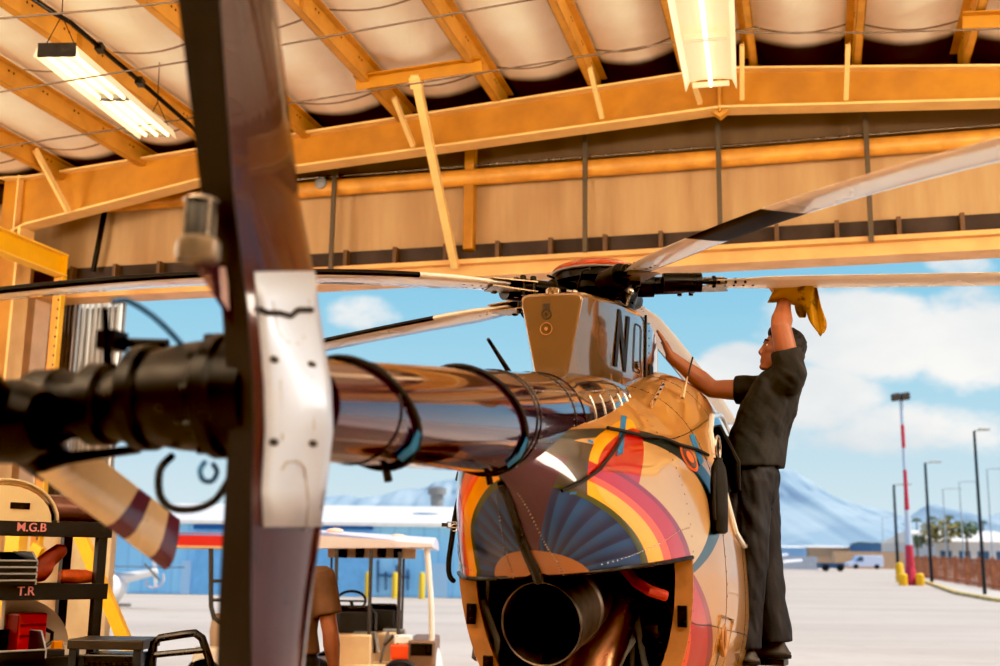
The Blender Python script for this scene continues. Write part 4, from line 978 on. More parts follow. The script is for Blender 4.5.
def hand(mb, w, d, nrm, sz=.185, curl=.35, spread=.16, side=1):
    """wrist w, direction d, palm normal nrm (palm faces along it); side=+1 puts the thumb along d x nrm"""
    w, d, nrm = V(w), V(d).normalized(), V(nrm).normalized(); nrm = (nrm-d*nrm.dot(d)).normalized(); l = d.cross(nrm)*side
    pc = w+d*sz*.27
    rings_mb(mb, [(w+d*sz*t, l*sz*a, nrm*sz*b) for t, a, b in ((-.12, .15, .13), (0, .155, .125), (.12, .19, .115), (.3, .225, .11), (.45, .23, .095), (.5, .20, .07))], 14)
    for k, (off, ln) in enumerate(((.165, .40), (.055, .455), (-.055, .425), (-.16, .33))):
        b = w+d*sz*.46+l*sz*off; dd = (d+l*spread*off*3).normalized(); pts = [b-dd*sz*.06]; q = b
        for j, fr in enumerate((.45, .32, .23)):
            a = curl*(j+.5); v = dd*math.cos(a)+nrm*math.sin(a); q2 = q+v*ln*sz*fr; pts.append(q2); q = q2
        mb.tube(pts+[pts[-1]+(pts[-1]-pts[-2])*.15], [sz*.052, sz*.05, sz*.046, sz*.042, sz*.022], 10)
    b = w+d*sz*.14+l*sz*.17
    t1 = b+(d*.7+l*.75+nrm*.2).normalized()*sz*.24; t2 = t1+(d*.9+l*.3+nrm*.35).normalized()*sz*.18; t3 = t2+(d+nrm*.35).normalized()*sz*.10
    mb.tube([b-l*sz*.08, b, t1, t2, t3], [.05*sz, .066*sz, .056*sz, .048*sz, .026*sz], 10)
def head(mb, c, f, u, s=1.):
    c, f, u = V(c), V(f).normalized(), V(u); u = (u-f*u.dot(f)).normalized(); l = u.cross(f)
    def q(a, b, h): return c+f*a*s+l*b*s+u*h*s
    mb.ell(q(-.012, 0, .025), (f, l, u), (.098*s, .078*s, .095*s), 20, 12)        # skull
    rings_mb(mb, [(q(.012, 0, -.118), f*.03*s, l*.022*s), (q(.018, 0, -.112), f*.055*s, l*.038*s), (q(.022, 0, -.085), f*.066*s, l*.052*s), (q(.018, 0, -.05), f*.073*s, l*.062*s), (q(.012, 0, -.01), f*.078*s, l*.070*s), (q(.01, 0, .04), f*.08*s, l*.072*s)], 20)
    rings_mb(mb, [(q(.088, 0, .018), f*.006*s, l*.008*s), (q(.092, 0, -.005), f*.012*s, l*.011*s), (q(.098, 0, -.03), f*.016*s, l*.015*s), (q(.092, 0, -.042), f*.012*s, l*.017*s), (q(.085, 0, -.046), f*.006*s, l*.012*s)], 12)   # nose
    mb.ell(q(.078, 0, .032), (f, l, u), (.016*s, .05*s, .010*s), 14, 7)            # brow
    for h, w_ in ((-.064, .024), (-.076, .021)): mb.ell(q(.084, 0, h), (f, l, u), (.010*s, w_*s, .0065*s), 12, 6)      # lips
    mb.ell(q(.07, 0, -.103), (f, l, u), (.022*s, .026*s, .018*s), 12, 7)          # chin
    for sd_ in (1, -1):
        mb.ell(q(-.012, sd_*.076, -.012), (f+l*sd_*-.2, u-f*.2, l), (.019*s, .033*s, .010*s), 12, 7)
        mb.ell(q(.06, sd_*.04, -.018), (f, l, u), (.026*s, .024*s, .02*s), 12, 6)     # cheek
    return q
EYEW = mat('eye_white', (225, 215, 205), .3); EYED = mat('eye_dark', (26, 18, 14), .2, coat=1)
def face_parts(par, q, f, l, u, s, hairname='hair', beard=True):
    for sd_ in (1, -1):
        mb = MB(); mb.ell(q(.074, sd_*.032, .008), (f, l, u), (.009*s, .014*s, .007*s), 12, 7); e = mb.build('eye', EYEW, par)
        mb = MB(); mb.ell(q(.081, sd_*.033, .008), (f, l, u), (.004*s, .006*s, .006*s), 10, 6); mb.build('iris', EYED, e)
        mb = MB(); mb.tube([q(.090, sd_*.014, .030), q(.089, sd_*.035, .036), q(.074, sd_*.054, .029)], [.004*s, .0048*s, .003*s], 8); mb.build('eyebrow', HAIR, par)
def haircap(par, q, f, l, u, s, name='hair'):
    mb = MB(); mb.ell(q(-.026, 0, .036), (f, l, u), (.104*s, .088*s, .098*s), 22, 14); mb.ell(q(-.06, 0, -.01), (f, l, u), (.068*s, .078*s, .085*s), 18, 10); mb.ell(q(.03, 0, .09), (f, l, u), (.055*s, .065*s, .04*s), 16, 9)
    r = remeshed(mb, .006, 3)
    for i, p in enumerate(r.v): r.v[i] = p+(p-q(-.02, 0, .02)).normalized()*noise.noise(p*70)*.004
    return r.build(name, HAIR, par, smooth=180)
def strides(mb): return mb
# ---- mechanic on the boarding step
XM = .42
def P(px, py, dx=0.): return L2W(onX(px, py, XM+dx))
f = Vector((-.90, .43, 0)).normalized(); l = Vector((-f.y, f.x, 0))       # facing, own left (towards the camera)
SHIRT = mat('charcoal_shirt', (27, 29, 30), .85, var=.25, vscale=7, bump=.3, bscale=25)
TROU = mat('navy_trousers', (3, 8, 22), .75, var=.35, vscale=5, bump=.35, bscale=18)
BOOT = mat('brown_boot', (38, 28, 26), .5, var=.2)
hip = P(752, 478); wai = P(757, 442); che = P(770, 403); ush = P(778, 383); nb = P(781, 371)
shL = P(790, 373, -.17); shR = P(760, 391, .17)
elL = P(781, 327, -.20); wrL = P(784, 303, -.10); hdL = P(785, 288, -.06)
elR = P(712, 389, .22); wrR = P(671, 357, .12)
hipL = hip+l*.09+Vector((0, 0, -.03)); hipR = hip-l*.09+Vector((0, 0, -.03))
knL = P(749, 562, -.10); anL = P(741, 642, -.10); knR = P(763, 560, .10); anR = P(772, 636, .10)
hc_ = P(780.5, 351, -.03); hf = Vector((-.97, .12, .22)).normalized(); hu = Vector((.22, 0, .97)); 
body = MB()
q = head(body, hc_, hf, hu, 1.03)
hu2 = (hu-hf*hu.dot(hf)).normalized(); hl_ = hu2.cross(hf)
limb(body, [(nb+Vector((.005, 0, -.05)), .075), (nb, .062), (hc_+Vector((.02, 0, -.08)), .058)])
up = Vector((0, 0, 1))
rings_mb(body, [(hip-up*.10, f*.07, l*.11), (hip, f*.11, l*.165), (wai, f*.10, l*.15), (che, f*.115, l*.175), (ush, f*.10, l*.18), (nb, f*.06, l*.09)])
limb(body, sub_limb(shL, elL, wrL, .066, .054, .037))
limb(body, sub_limb(shR, elR, wrR, .066, .053, .034))
limb(body, [(che.lerp(ush, .5)+l*.1, .085), (shL, .066)]); limb(body, [(che.lerp(ush, .5)-l*.1, .08), (shR, .064)])
limb(body, sub_limb(hipL, knL, anL, .085, .06, .042)); limb(body, sub_limb(hipR, knR, anR, .085, .06, .042))
hand(body, wrR, P(663, 339, .10)-wrR, Vector((-1, .25, .1)), .19, .12, .22, -1)
hand(body, wrL, hdL-wrL+Vector((0, .03, .03)), Vector((-.3, 1, .2)), .185, .75, .14, 1)
for an, dx in ((anL, -.1), (anR, .1)):
    limb(body, [(an, .04), (an+f*.04+up*-.05, .04), (an+f*.13+up*-.06, .03)])
base = Vector((hip.x, hip.y, onX(755, 655, XM).z))
man = remeshed(body, .006, 5).build('person', SKIN, None, smooth=180, origin=L2W(onX(750, 656, XM)))
tag(man, 'man in charcoal t-shirt wiping the rotor blade with a yellow cloth beside the helicopter', 'person')
face_parts(man, q, hf, hl_, hu2, 1.03); haircap(man, q, hf, hl_, hu2, 1.03)
mb = MB(); mb.ell(q(.078, 0, -.053), (hf, hl_, hu2), (.012, .03, .006), 12, 6); mb.ell(q(.070, 0, -.100), (hf, hl_, hu2), (.019, .026, .015), 12, 6); mb.build('beard', mat('stubble', (60, 40, 32), .8), man)
sh = MB()
rings_mb(sh, [(hip+up*.05, f*.168, l*.21), (hip+up*.055, f*.17, l*.212), (wai, f*.158, l*.20), (che, f*.145, l*.205), (ush, f*.128, l*.20), (nb+up*.0, f*.078, l*.105), (nb+up*.012, f*.066, l*.08)], 28)
for s_, e_, t in ((shL, elL, .50), (shR, elR, .50)):
    d = (e_-s_); limb(sh, [(s_-d*.12+(che-s_)*.12, .085), (s_, .086)]); sh.tube([s_-d*.1, s_, s_+d*t*.6, s_+d*t], [.085, .088, .082, .080], 18)
limb(sh, [(che.lerp(ush, .5)+l*.08, .11), (shL, .088)]); limb(sh, [(che.lerp(ush, .5)-l*.08, .105), (shR, .085)])
r = remeshed(sh, .007, 8)
for i, p in enumerate(r.v):
    n_ = noise.noise(Vector((p.x*9, p.y*9, p.z*5)))*.012+noise.noise(Vector((p.x*20+p.z*16, p.y*20, p.z*11)))*.008
    r.v[i] = p+(p-che).normalized()*n_
r.build('shirt', SHIRT, man, smooth=180)
tr_ = MB()
rings_mb(tr_, [(hip+up*.10, f*.13, l*.17), (hip+up*.02, f*.145, l*.19), (hip-up*.08, f*.14, l*.19), (hip-up*.16, f*.10, l*.16)], 24)
for hp_, kn, an, w1, w2 in ((hipL, knL, anL, .115, .10), (hipR, knR, anR, .11, .10)):
    tr_.tube([hp_+up*.05, hp_, hp_.lerp(kn, .5), kn, kn.lerp(an, .5), an.lerp(kn, .06), an-up*.03], [.10, .118, .112, .098, .098, .104, .106], 20)
r = remeshed(tr_, .008, 6)
for i, p in enumerate(r.v):
    n_ = noise.noise(Vector((p.x*10, p.y*10, p.z*4)))*.016+noise.noise(Vector((p.x*25, p.y*25, p.z*13+p.x*15)))*.010
    c_ = hip.lerp((anL+anR)/2, max(0, min(1, (hip.z-p.z)/(hip.z-anL.z)))); dv = p-c_; dv.z = 0
    r.v[i] = p+dv.normalized()*n_
tz = r.build('trousers', TROU, man, smooth=180)
mb = MB(); mb.tube([hip+l*.195+f*.02-up*.02, hip+l*.197+f*.045-up*.09], .004, 6); mb.build('pocket_edge', mat('pocket_edge', (120, 96, 84), .7), tz)
for an, k in ((anL, 0), (anR, 1)):
    mb = MB(); b0 = an-up*.085
    rings_mb(mb, [(b0+f*.045-up*.012, f*.14, l*.045), (b0+f*.045+up*.004, f*.142, l*.047), (b0+f*.045+up*.01, f*.135, l*.044), (b0+f*.035+up*.045, f*.105, l*.042), (b0+up*.08, f*.055, l*.042), (b0+up*.13, f*.05, l*.042)], 22)
    bo = mb.build('boot', BOOT, man, smooth=60)
    mb = MB(); rings_mb(mb, [(b0+f*.045-up*.026, f*.142, l*.047), (b0+f*.045-up*.008, f*.145, l*.049)], 22); mb.build('sole', RUBBER, bo)
    FOOTZ = (b0-up*.026).z
    # boarding step under each boot: part of the helicopter
    c0 = b0+f*.03-up*.045; inner = HM @ Vector(((HI @ c0).x, -.60, c0.z))
    mb = MB(); mb.obox(c0, (f, l, up), (.10, .06, .017)); mb.beam(c0-up*.01, Vector((inner.x, inner.y, c0.z-.01)), .05, .022); mb.build('boarding_step', DARKM, HE, smooth=0, bevel=.004)
# yellow cloth round the hand, against the blade
CLOTH = bpy.data.materials.new('yellow_cloth'); CLOTH.use_nodes = True; g = NG(CLOTH.node_tree); b_ = CLOTH.node_tree.nodes['Principled BSDF']
g.put(b_.inputs['Base Color'], g.mix(g.ss(g.noise(g.obj(), 14, 4), .55, .7), lin((176, 136, 34)), lin((96, 66, 26)))); b_.inputs['Roughness'].default_value = .9
def C(px, py, dx): return L2W(onX(px, py, XM+dx))
outl_t = [(777, 282), (787, 281), (797, 281), (806, 281), (815, 280)]
outl_b = [(767, 303), (778, 302), (790, 304), (801, 307), (808, 313)]
mb = MB(); rings = []
for i in range(9):
    t = i/8; ring = []
    a = Vector(interp([(k/4, *p) for k, p in enumerate(outl_t)], t)); b = Vector(interp([(k/4, *p) for k, p in enumerate(outl_b)], t))
    for k in range(13):
        s_ = k/12; ang = s_*PI                                   # over the hand: front face, bottom fold, back face
        p2 = a.lerp(b, math.sin(ang)); dx = -.06-.115*math.cos(ang)*(1 if True else 0)
        ring.append(C(p2.x, p2.y, dx+.01*math.sin(t*14+k)))
    rings.append(ring)
mb.loft(rings, False, False, closed=False)
cl = tag(mb.build('cleaning_cloth', CLOTH, None, smooth=180, solid=.005, sub=1), 'crumpled yellow cleaning cloth held against the underside of the rotor blade', 'cloth')
mb = MB(); rings = []
for i, (xa, xb, y) in enumerate(((803, 817, 284), (804, 819, 296), (806, 822, 308), (808, 826, 320), (813, 828, 328), (818, 824, 335))):
    ring = []
    for k in range(9): s_ = k/8; ring.append(C(lerp(xa, xb, s_), y+2*math.sin(s_*7+i), -.12+.03*math.sin(s_*9+i*.8)))
    rings.append(ring)
mb.loft(rings, False, False, closed=False); mb.build('hanging_tail', CLOTH, cl, smooth=180, solid=.005, sub=1)
mb = MB(); rings = []
for i, (xa, xb, y) in enumerate(((792, 806, 290), (794, 807, 302), (795, 807, 312), (799, 806, 318))):
    rings.append([C(lerp(xa, xb, k/6), y, .02+.02*math.sin(k*1.4+i)) for k in range(7)])
mb.loft(rings, False, False, closed=False); mb.build('hanging_tail', CLOTH, cl, smooth=180, solid=.005, sub=1)
# ---- second person behind the tail fin
Y2 = 6.75
def Q(px, py, dy=0.): return at(px, py, Y2+dy)
f = Vector((.12, 1, 0)).normalized(); l = Vector((-f.y, f.x, 0)); b2 = MB()
nb = Q(288, 566); che = Q(288, 600); hip = Q(288, 660); hc2 = Q(292, 545)
hip = Vector((che.x, che.y, .95)); wai = Vector((che.x, che.y, 1.1)); che.z = 1.30; nb.z = 1.475; hc2.z = 1.60
q = head(b2, hc2, f, up, 1.); limb(b2, [(nb-up*.03, .07), (nb, .06), (hc2-up*.07, .056)])
rings_mb(b2, [(hip-up*.12, f*.08, l*.13), (hip, f*.115, l*.165), (wai, f*.105, l*.15), (che, f*.115, l*.175), (che+up*.1, f*.10, l*.18), (nb-up*.0, f*.06, l*.08)])
for s_ in (1, -1):
    s0 = che+up*.09+l*s_*.19; e0_ = che+l*s_*.26-up*.20-f*.02; w0_ = che+l*s_*.275-up*.43+f*.05
    limb(b2, sub_limb(s0, e0_, w0_, .06, .046, .031)); limb(b2, [(che+up*.05+l*s_*.1, .08), (s0, .062)])
    hand(b2, w0_, (w0_-e0_)-up*.2, -l*s_, .185, .3, .12, -s_)
    h0 = hip+l*s_*.09; k0 = Vector((h0.x, h0.y, .5))+f*.02; a0 = Vector((h0.x, h0.y, .09))
    limb(b2, sub_limb(h0, k0, a0, .085, .06, .043)); limb(b2, [(a0, .042), (a0+f*.05-up*.045, .04), (a0+f*.15-up*.05, .03)])
p2 = remeshed(b2, .007, 5).build('person', SKIN, None, smooth=180, origin=Vector((hip.x, hip.y, 0)))
tag(p2, 'person in brown t-shirt standing with back turned, half hidden by the tail fin', 'person')
face_parts(p2, q, f, l, up, 1.); haircap(p2, q, f, l, up, 1.)
sh = MB(); rings_mb(sh, [(hip+up*.03, f*.135, l*.195), (hip+up*.04, f*.137, l*.197), (wai, f*.13, l*.18), (che, f*.14, l*.20), (che+up*.1, f*.125, l*.2), (nb-up*.015, f*.075, l*.1), (nb+up*.0, f*.066, l*.08)], 26)
for s_ in (1, -1):
    s0 = che+up*.09+l*s_*.19; e0_ = che+l*s_*.26-up*.20-f*.02; d = e0_-s0; sh.tube([s0-d*.15, s0, s0+d*.4, s0+d*.68], [.075, .084, .08, .083], 18); limb(sh, [(che+up*.05+l*s_*.08, .1), (s0, .08)])
r = remeshed(sh, .008, 7)
for i, p in enumerate(r.v): r.v[i] = p+(p-che).normalized()*noise.noise(Vector((p.x*10, p.y*10, p.z*6)))*.01
r.build('shirt', mat('brown_shirt', (104, 74, 52), .85, var=.2, vscale=6, bump=.3, bscale=25), p2, smooth=180)
tr_ = MB(); rings_mb(tr_, [(hip+up*.10, f*.12, l*.165), (hip, f*.135, l*.185), (hip-up*.1, f*.12, l*.18)], 22)
for s_ in (1, -1):
    h0 = hip+l*s_*.09; tr_.tube([h0, Vector((h0.x, h0.y, .5)), Vector((h0.x, h0.y, .09))], [.11, .095, .1], 18)
remeshed(tr_, .009, 5).build('trousers', mat('dark_trousers', (34, 32, 36), .8, var=.2), p2, smooth=180)
for s_ in (1, -1):
    b0 = Vector((hip.x, hip.y, .03))+l*s_*.09; mb = MB(); rings_mb(mb, [(b0+f*.045-up*.03, f*.14, l*.046), (b0+f*.045, f*.142, l*.047), (b0+f*.035+up*.045, f*.10, l*.042), (b0+up*.1, f*.055, l*.045)], 20); mb.build('boot', BOOT, p2, smooth=60)
# ---- things hanging on the helicopter
bagp = podhit(711, 496, .04)
bo = empty('headset_bag', bagp[0] if bagp else P(715, 490), 'black drawstring bag clipped to the helicopter side by a carabiner', 'bag')
c0 = bo.location.copy(); nn = (bagp[1] if bagp else Vector((.3, -1, 0))); nn = Vector((nn.x, nn.y, 0)).normalized(); tt = nn.cross(up)
mb = MB(); rings_mb(mb, [(c0-up*.18, tt*.045, nn*.02), (c0-up*.17, tt*.062, nn*.032), (c0-up*.08, tt*.066, nn*.036), (c0+up*.04, tt*.066, nn*.036), (c0+up*.12, tt*.058, nn*.03), (c0+up*.155, tt*.03, nn*.018), (c0+up*.165, tt*.036, nn*.02)], 20)
mb.build('pouch', WEB, bo, smooth=60)
mb = MB(); cc = c0+up*.215
mb.tube([cc+tt*.032*math.cos(2*PI*k/20)+up*.055*math.sin(2*PI*k/20) for k in range(21)], .006, 8); mb.build('carabiner', STEEL, bo)
mb = MB(); mb.tube([c0+up*.16, c0+up*.2+tt*.01, cc-up*.05], .006, 8); mb.tube([c0+tt*.06+up*.1, c0+tt*.075-up*.02, c0+tt*.068-up*.12], .007, 8); mb.build('drawstring', RUBBER, bo)
ho = empty('harness_strap', L2W(onX(462, 476, -.95)), 'black buckled webbing strap hanging at the left side of the fuselage', 'strap')
def S_(px, py, x=-.95): return L2W(onX(px, py, x))
wd = Vector((.012, 0, .002))
def ribbon(pts, w, name, m, par):
    mb = MB(); rr = []
    for i, p in enumerate(pts):
        t = (pts[min(i+1, len(pts)-1)]-pts[max(0, i-1)]).normalized(); sdv = t.cross(Vector((0, -1, 0))).normalized()
        rr.append([p-sdv*w, p+sdv*w])
    mb.loft(rr, False, False, closed=False); return mb.build(name, m, par, smooth=60, solid=.004, sub=1)
st = ribbon([S_(468, 474), S_(463, 482), S_(459, 498), S_(454, 520), S_(452, 540), S_(449, 556), S_(448, 572), S_(451, 580), S_(456, 582)], .013, 'webbing', WEB, ho)
ribbon([S_(471, 472), S_(467, 490, -.9), S_(464, 510, -.9), S_(461, 535, -.9), S_(459, 558, -.9)], .012, 'webbing', WEB, ho)
mb = MB(); b0 = S_(452, 525); 
mb.tube([b0+Vector((a, -.012, b)) for a, b in ((-.02, -.012), (.02, -.012), (.02, .012), (-.02, .012), (-.02, -.012))], .004, 6); mb.obox(b0+Vector((-.032, -.01, 0)), ((1, 0, 0), (0, 1, 0), (0, 0, 1)), (.014, .005, .008)); mb.tube([b0+Vector((.012+.014*math.cos(2*PI*k/16), -.012, -.012+.016*math.sin(2*PI*k/16))) for k in range(17)], .003, 6); mb.build('buckle', STEEL, st)
mb = MB(); mb.obox(S_(464, 476), ((1, 0, 0), (0, 1, 0), (.2, 0, 1)), (.035, .018, .022)); mb.build('strap_pad', WEB, ho, smooth=0, bevel=.006)
# ================================================================== left: steel rack and what lies on it
RA = Vector((-.775, -.632, 0)); 
rp1 = at(103, 600, 7.0); rp1.z = 0                       # right front corner of the rack
rdir = (at(-60, 600, 6.35)-at(103, 600, 7.0)); rdir.z = 0; rdir.normalize(); rin = Vector((-rdir.y, rdir.x, 0))
if rin.y < 0: rin = -rin
def rk(a, b, z): return rp1+rdir*a+rin*b+Vector((0, 0, z))
rack = empty('steel_rack', rk(.5, .3, 0), 'black steel shelving rack with pink stencilled letters at the left edge', 'shelf')
RKB = mat('rack_black', (40, 42, 46), .5, metal=.3, var=.3)
RL, RD = 1.75, .48
ZS = [1.69, 1.335, .93, .45]
for a, b in ((.03, .02), (RL, .02), (.03, RD), (RL, RD)):
    mb = MB(); mb.beam(rk(a, b, 0), rk(a, b, ZS[0]), .055, .055, rdir); mb.build('post', RKB, rack, smooth=0, bevel=.004)
mb = MB(); mb.beam(rk(.52, RD-.03, 0), rk(.52, RD-.03, ZS[0]), .05, .05, rdir); mb.build('post', RKB, rack, smooth=0, bevel=.004)
shelves = []
for z in ZS:
    mb = MB(); mb.obox(rk(RL/2, RD/2, z-.012), (rdir, rin, up), (RL/2, RD/2, .008)); mb.obox(rk(RL/2, 0, z-.035), (rdir, rin, up), (RL/2+.02, .012, .045)); mb.obox(rk(RL/2, RD, z-.035), (rdir, rin, up), (RL/2, .01, .04)); shelves.append(mb.build('shelf', RKB, rack, smooth=0, bevel=.003))
PINK = mat('pink_stencil', (220, 150, 150), .6, var=.2, vscale=40)
text('stencil_letters', 'M.G.B', PINK, shelves[0], rk(.47, -.016, ZS[0]-.034), -rdir, up, .068)
text('stencil_letters', 'T.R', PINK, shelves[1], rk(.47, -.016, ZS[1]-.032), -rdir, up, .07)
# cowlings on the top shelf
CW = mat('cowling_cream', (224, 206, 170), .35, coat=.5, var=.1)
o = empty('cowling', rk(.62, .24, ZS[0]), 'cream curved cowling with a dark slot lying on top of the rack', 'aircraft panel')
mb = MB(); rg = []
for i in range(9):
    b = -.02+.5*i/8; rg.append([rk(.62-.02*i+.30*math.cos(PI*k/14), b, ZS[0]+.0+.23*math.sin(PI*k/14)) for k in range(15)])
mb.loft(rg, False, False, closed=False); mb.build('shell', CW, o, smooth=60, solid=.012)
mb = MB(); mb.add([rk(.62+.26*math.cos(PI*k/14), -.015, ZS[0]+.195*math.sin(PI*k/14)) for k in range(15)], [tuple(range(15))]); mb.build('end_face', CW, o, smooth=0, solid=.008)
mb = MB(); mb.obox(rk(.55, -.022, ZS[0]+.085), (rdir, rin, up), (.055, .004, .018)); mb.build('dark_slot', BLACK, o, smooth=0)
mb = MB(); mb.lathe(rk(.33, -.01, ZS[0]+.20), -rin, [(0, .022), (.03, .022)], 10); mb.build('latch', BLACK, o)
o = tag(MB().tube([rk(.31, .20, ZS[0]+.087), rk(.20, .18, ZS[0]+.085), rk(-.14, .12, ZS[0]+.08)], [.085, .082, .07], 20).build('boom_section', mat('maroon_sheet', (110, 72, 64), .2, metal=.4, coat=1), None), 'maroon glossy rounded panel lying on the rack beside the cream cowling', 'aircraft panel')
# stacked parts bins and gloves
BIN = mat('bin_black', (24, 26, 30), .35, coat=.2)
BINLIP = mat('bin_lip', (150, 154, 160), .3, coat=.3)
def bin_(a, b, z, w, dpt, h, label, grp):
    o = empty('parts_bin', rk(a, b, z), label, 'plastic bin', grp)
    mb = MB(); t = .006
    F0 = [(-w/2, -dpt/2), (w/2, -dpt/2), (w/2, dpt/2), (-w/2, dpt/2)]
    mb.obox(rk(a, b, z+t/2), (rdir, rin, up), (w/2, dpt/2, t/2))
    mb.obox(rk(a, b+dpt/2, z+h/2), (rdir, rin, up), (w/2, t/2, h/2))
    for s_ in (-1, 1): mb.prism([rk(a+s_*w/2, b-dpt*x, zz) for x, zz in ((-.5, z), (.5, z), (.5, z+h*.35), (.28, z+h), (-.5, z+h))], rdir*t)
    mb.obox(rk(a, b-dpt/2, z+h*.18), (rdir, rin, up), (w/2, t/2, h*.18)); mb.build('tray', BIN, o, smooth=0)
    mb = MB()
    for s_ in (-1, 1): mb.tube([rk(a+s_*w/2, b-dpt*.5, z+h*.05), rk(a+s_*w/2, b-dpt*.5, z+h*.35), rk(a+s_*w/2, b-dpt*.28, z+h), rk(a+s_*w/2, b+dpt*.5, z+h)], .006, 6)
    mb.tube([rk(a-w/2, b-dpt*.5, z+h*.36), rk(a+w/2, b-dpt*.5, z+h*.36)], .006, 6); mb.build('lip', BINLIP, o)
    return o
for k in range(4): bin_(.60+.0*k, .13, ZS[1]+.002+.036*k, .34, .34, .075, ('bottom black parts bin of the nested stack on the rack', 'second black parts bin from the bottom of the nested stack', 'third black parts bin from the bottom of the nested stack', 'topmost black parts bin of the nested stack on the rack')[k], 'nested black bins')
for k in range(4): bin_(.96, .15, ZS[1]+.002+.036*k, .34, .34, .075, ('bottom black bin in the stack at the frame edge', 'second black bin in the stack at the frame edge', 'third black bin in the stack at the frame edge', 'top black bin in the stack at the frame edge')[k], 'nested black bins')
bin_(.56, .10, ZS[2]+.002, .42, .34, .15, 'large black parts bin on the third shelf in front of the red case', 'lower black bins')
bin_(.98, .14, ZS[2]+.002, .42, .34, .15, 'large black parts bin on the third shelf at the frame edge', 'lower black bins')
LEA = mat('red_leather', (150, 58, 36), .6, var=.3, vscale=12, bump=.4, bscale=30); LEO = mat('orange_leather', (196, 92, 40), .6, var=.3, vscale=12, bump=.4, bscale=30)
mb = MB(); z = ZS[1]+.008
rings_mb(mb, [(rk(.42, .16, z+.055), up*.05, rin*.07), (rk(.36, .16, z+.065), up*.06, rin*.075), (rk(.30, .16, z+.07), up*.06, rin*.07), (rk(.27, .15, z+.10), up*.05, rin*.06)], 16)
mb.tube([rk(.33, .15, z+.09), rk(.27, .14, z+.15), rk(.22, .14, z+.19), rk(.19, .14, z+.195)], [.055, .05, .045, .03], 14)
tag(remeshed(mb, .007, 6).build('work_glove', LEA, None, smooth=180), 'dark red leather work glove propped against the bins on the rack', 'glove')
mb = MB(); mb.tube([rk(.22, .12, z+.045), rk(.15, .12, z+.04), rk(.06, .12, z+.04), rk(.01, .12, z+.035)], [.035, .043, .04, .03], 14)
for k, (dx, dz) in enumerate(((.03, .055), (.06, .03), (.04, .0))): mb.tube([rk(.06, .1+.03*k, z+.045), rk(.03-.03, .09+.03*k, z+.05), rk(-.02, .09+.03*k, z+.045)], [.022, .02, .016], 10)
tag(remeshed(mb, .006, 5).build('work_glove', LEO, None, smooth=180), 'orange leather work glove lying flat at the rack shelf end', 'glove')
o = empty('case', rk(.34, .2, ZS[2]), 'small red plastic case on the third shelf of the rack', 'case')
mb = MB(); mb.obox(rk(.34, .24, ZS[2]+.125), (rdir, rin, up), (.085, .09, .12)); mb.build('shell', RED, o, smooth=0, bevel=.012)
mb = MB(); mb.obox(rk(.34, .149, ZS[2]+.18), (rdir, rin, up), (.075, .004, .008)); mb.obox(rk(.34, .149, ZS[2]+.12), (rdir, rin, up), (.075, .004, .006)); mb.build('rib', mat('red_dark', (120, 18, 22), .4), o, smooth=0)
mb = MB(); mb.tube([rk(.24, .2, ZS[2]+.15), rk(.20, .2, ZS[2]+.13), rk(.20, .2, ZS[2]+.08), rk(.235, .2, ZS[2]+.05)], .012, 8); mb.build('handle', BLACK, o)
mb = MB(); mb.obox(rk(.21, .1, ZS[2]+.05), (rdir, rin, up), (.028, .02, .04)); tag(mb.build('small_box', mat('box_orange', (230, 150, 30), .5), smooth=0, bevel=.004), 'small orange box beside the red case on the rack', 'box')
mb = MB(); mb.obox(rk(.28, .06, ZS[2]+.025), (rdir, rin, up), (.08, .05, .022)); tag(mb.build('tool_box', mat('tool_dark', (44, 44, 48), .4), smooth=0, bevel=.006), 'low dark grey box in front of the red case', 'box')
mb = MB(); mb.obox(rk(.10, .12, ZS[2]+.035), (rdir, rin, up), (.085, .06, .025)); mb.obox(rk(.10, .12, ZS[2]+.065), (rdir, rin, up), (.09, .065, .006)); tag(mb.build('paper_box', WHITE, smooth=0, bevel=.004), 'small white box at the right end of the third shelf', 'box')
mb = MB(); rg = []
for i in range(7):
    b = .36+.01*i; rg.append([rk(.42-.40*math.sin(t_), b, ZS[2]+.04+.30*math.cos(t_)) for t_ in [PI*.5*k/10 for k in range(11)]]+[rk(.42, b, ZS[2]+.04)])
mb.loft(rg); tag(mb.build('fairing', mat('pale_fairing', (226, 210, 184), .4, coat=.4), smooth=40), 'pale quarter-round fairing standing behind the red case', 'aircraft panel')
mb = MB(); c0 = rk(.72, .3, ZS[2]+.20); mb.tube([c0+rdir*.09*math.cos(a)+up*.17*math.sin(a)+rin*.004*k for k, a in enumerate([2*PI*k/20 for k in range(44)])], .012, 8)
tag(mb.build('coiled_hose', RUBBER), 'black coiled hose standing on the third shelf at the frame edge', 'hose')
mb = MB(); mb.beam(rk(.62, .25, ZS[2]+.0), rk(.55, .2, ZS[2]+.34), .035, .02); tag(mb.build('metal_bar', RKB, smooth=0), 'dark metal bar leaning behind the large black bin', 'bar')
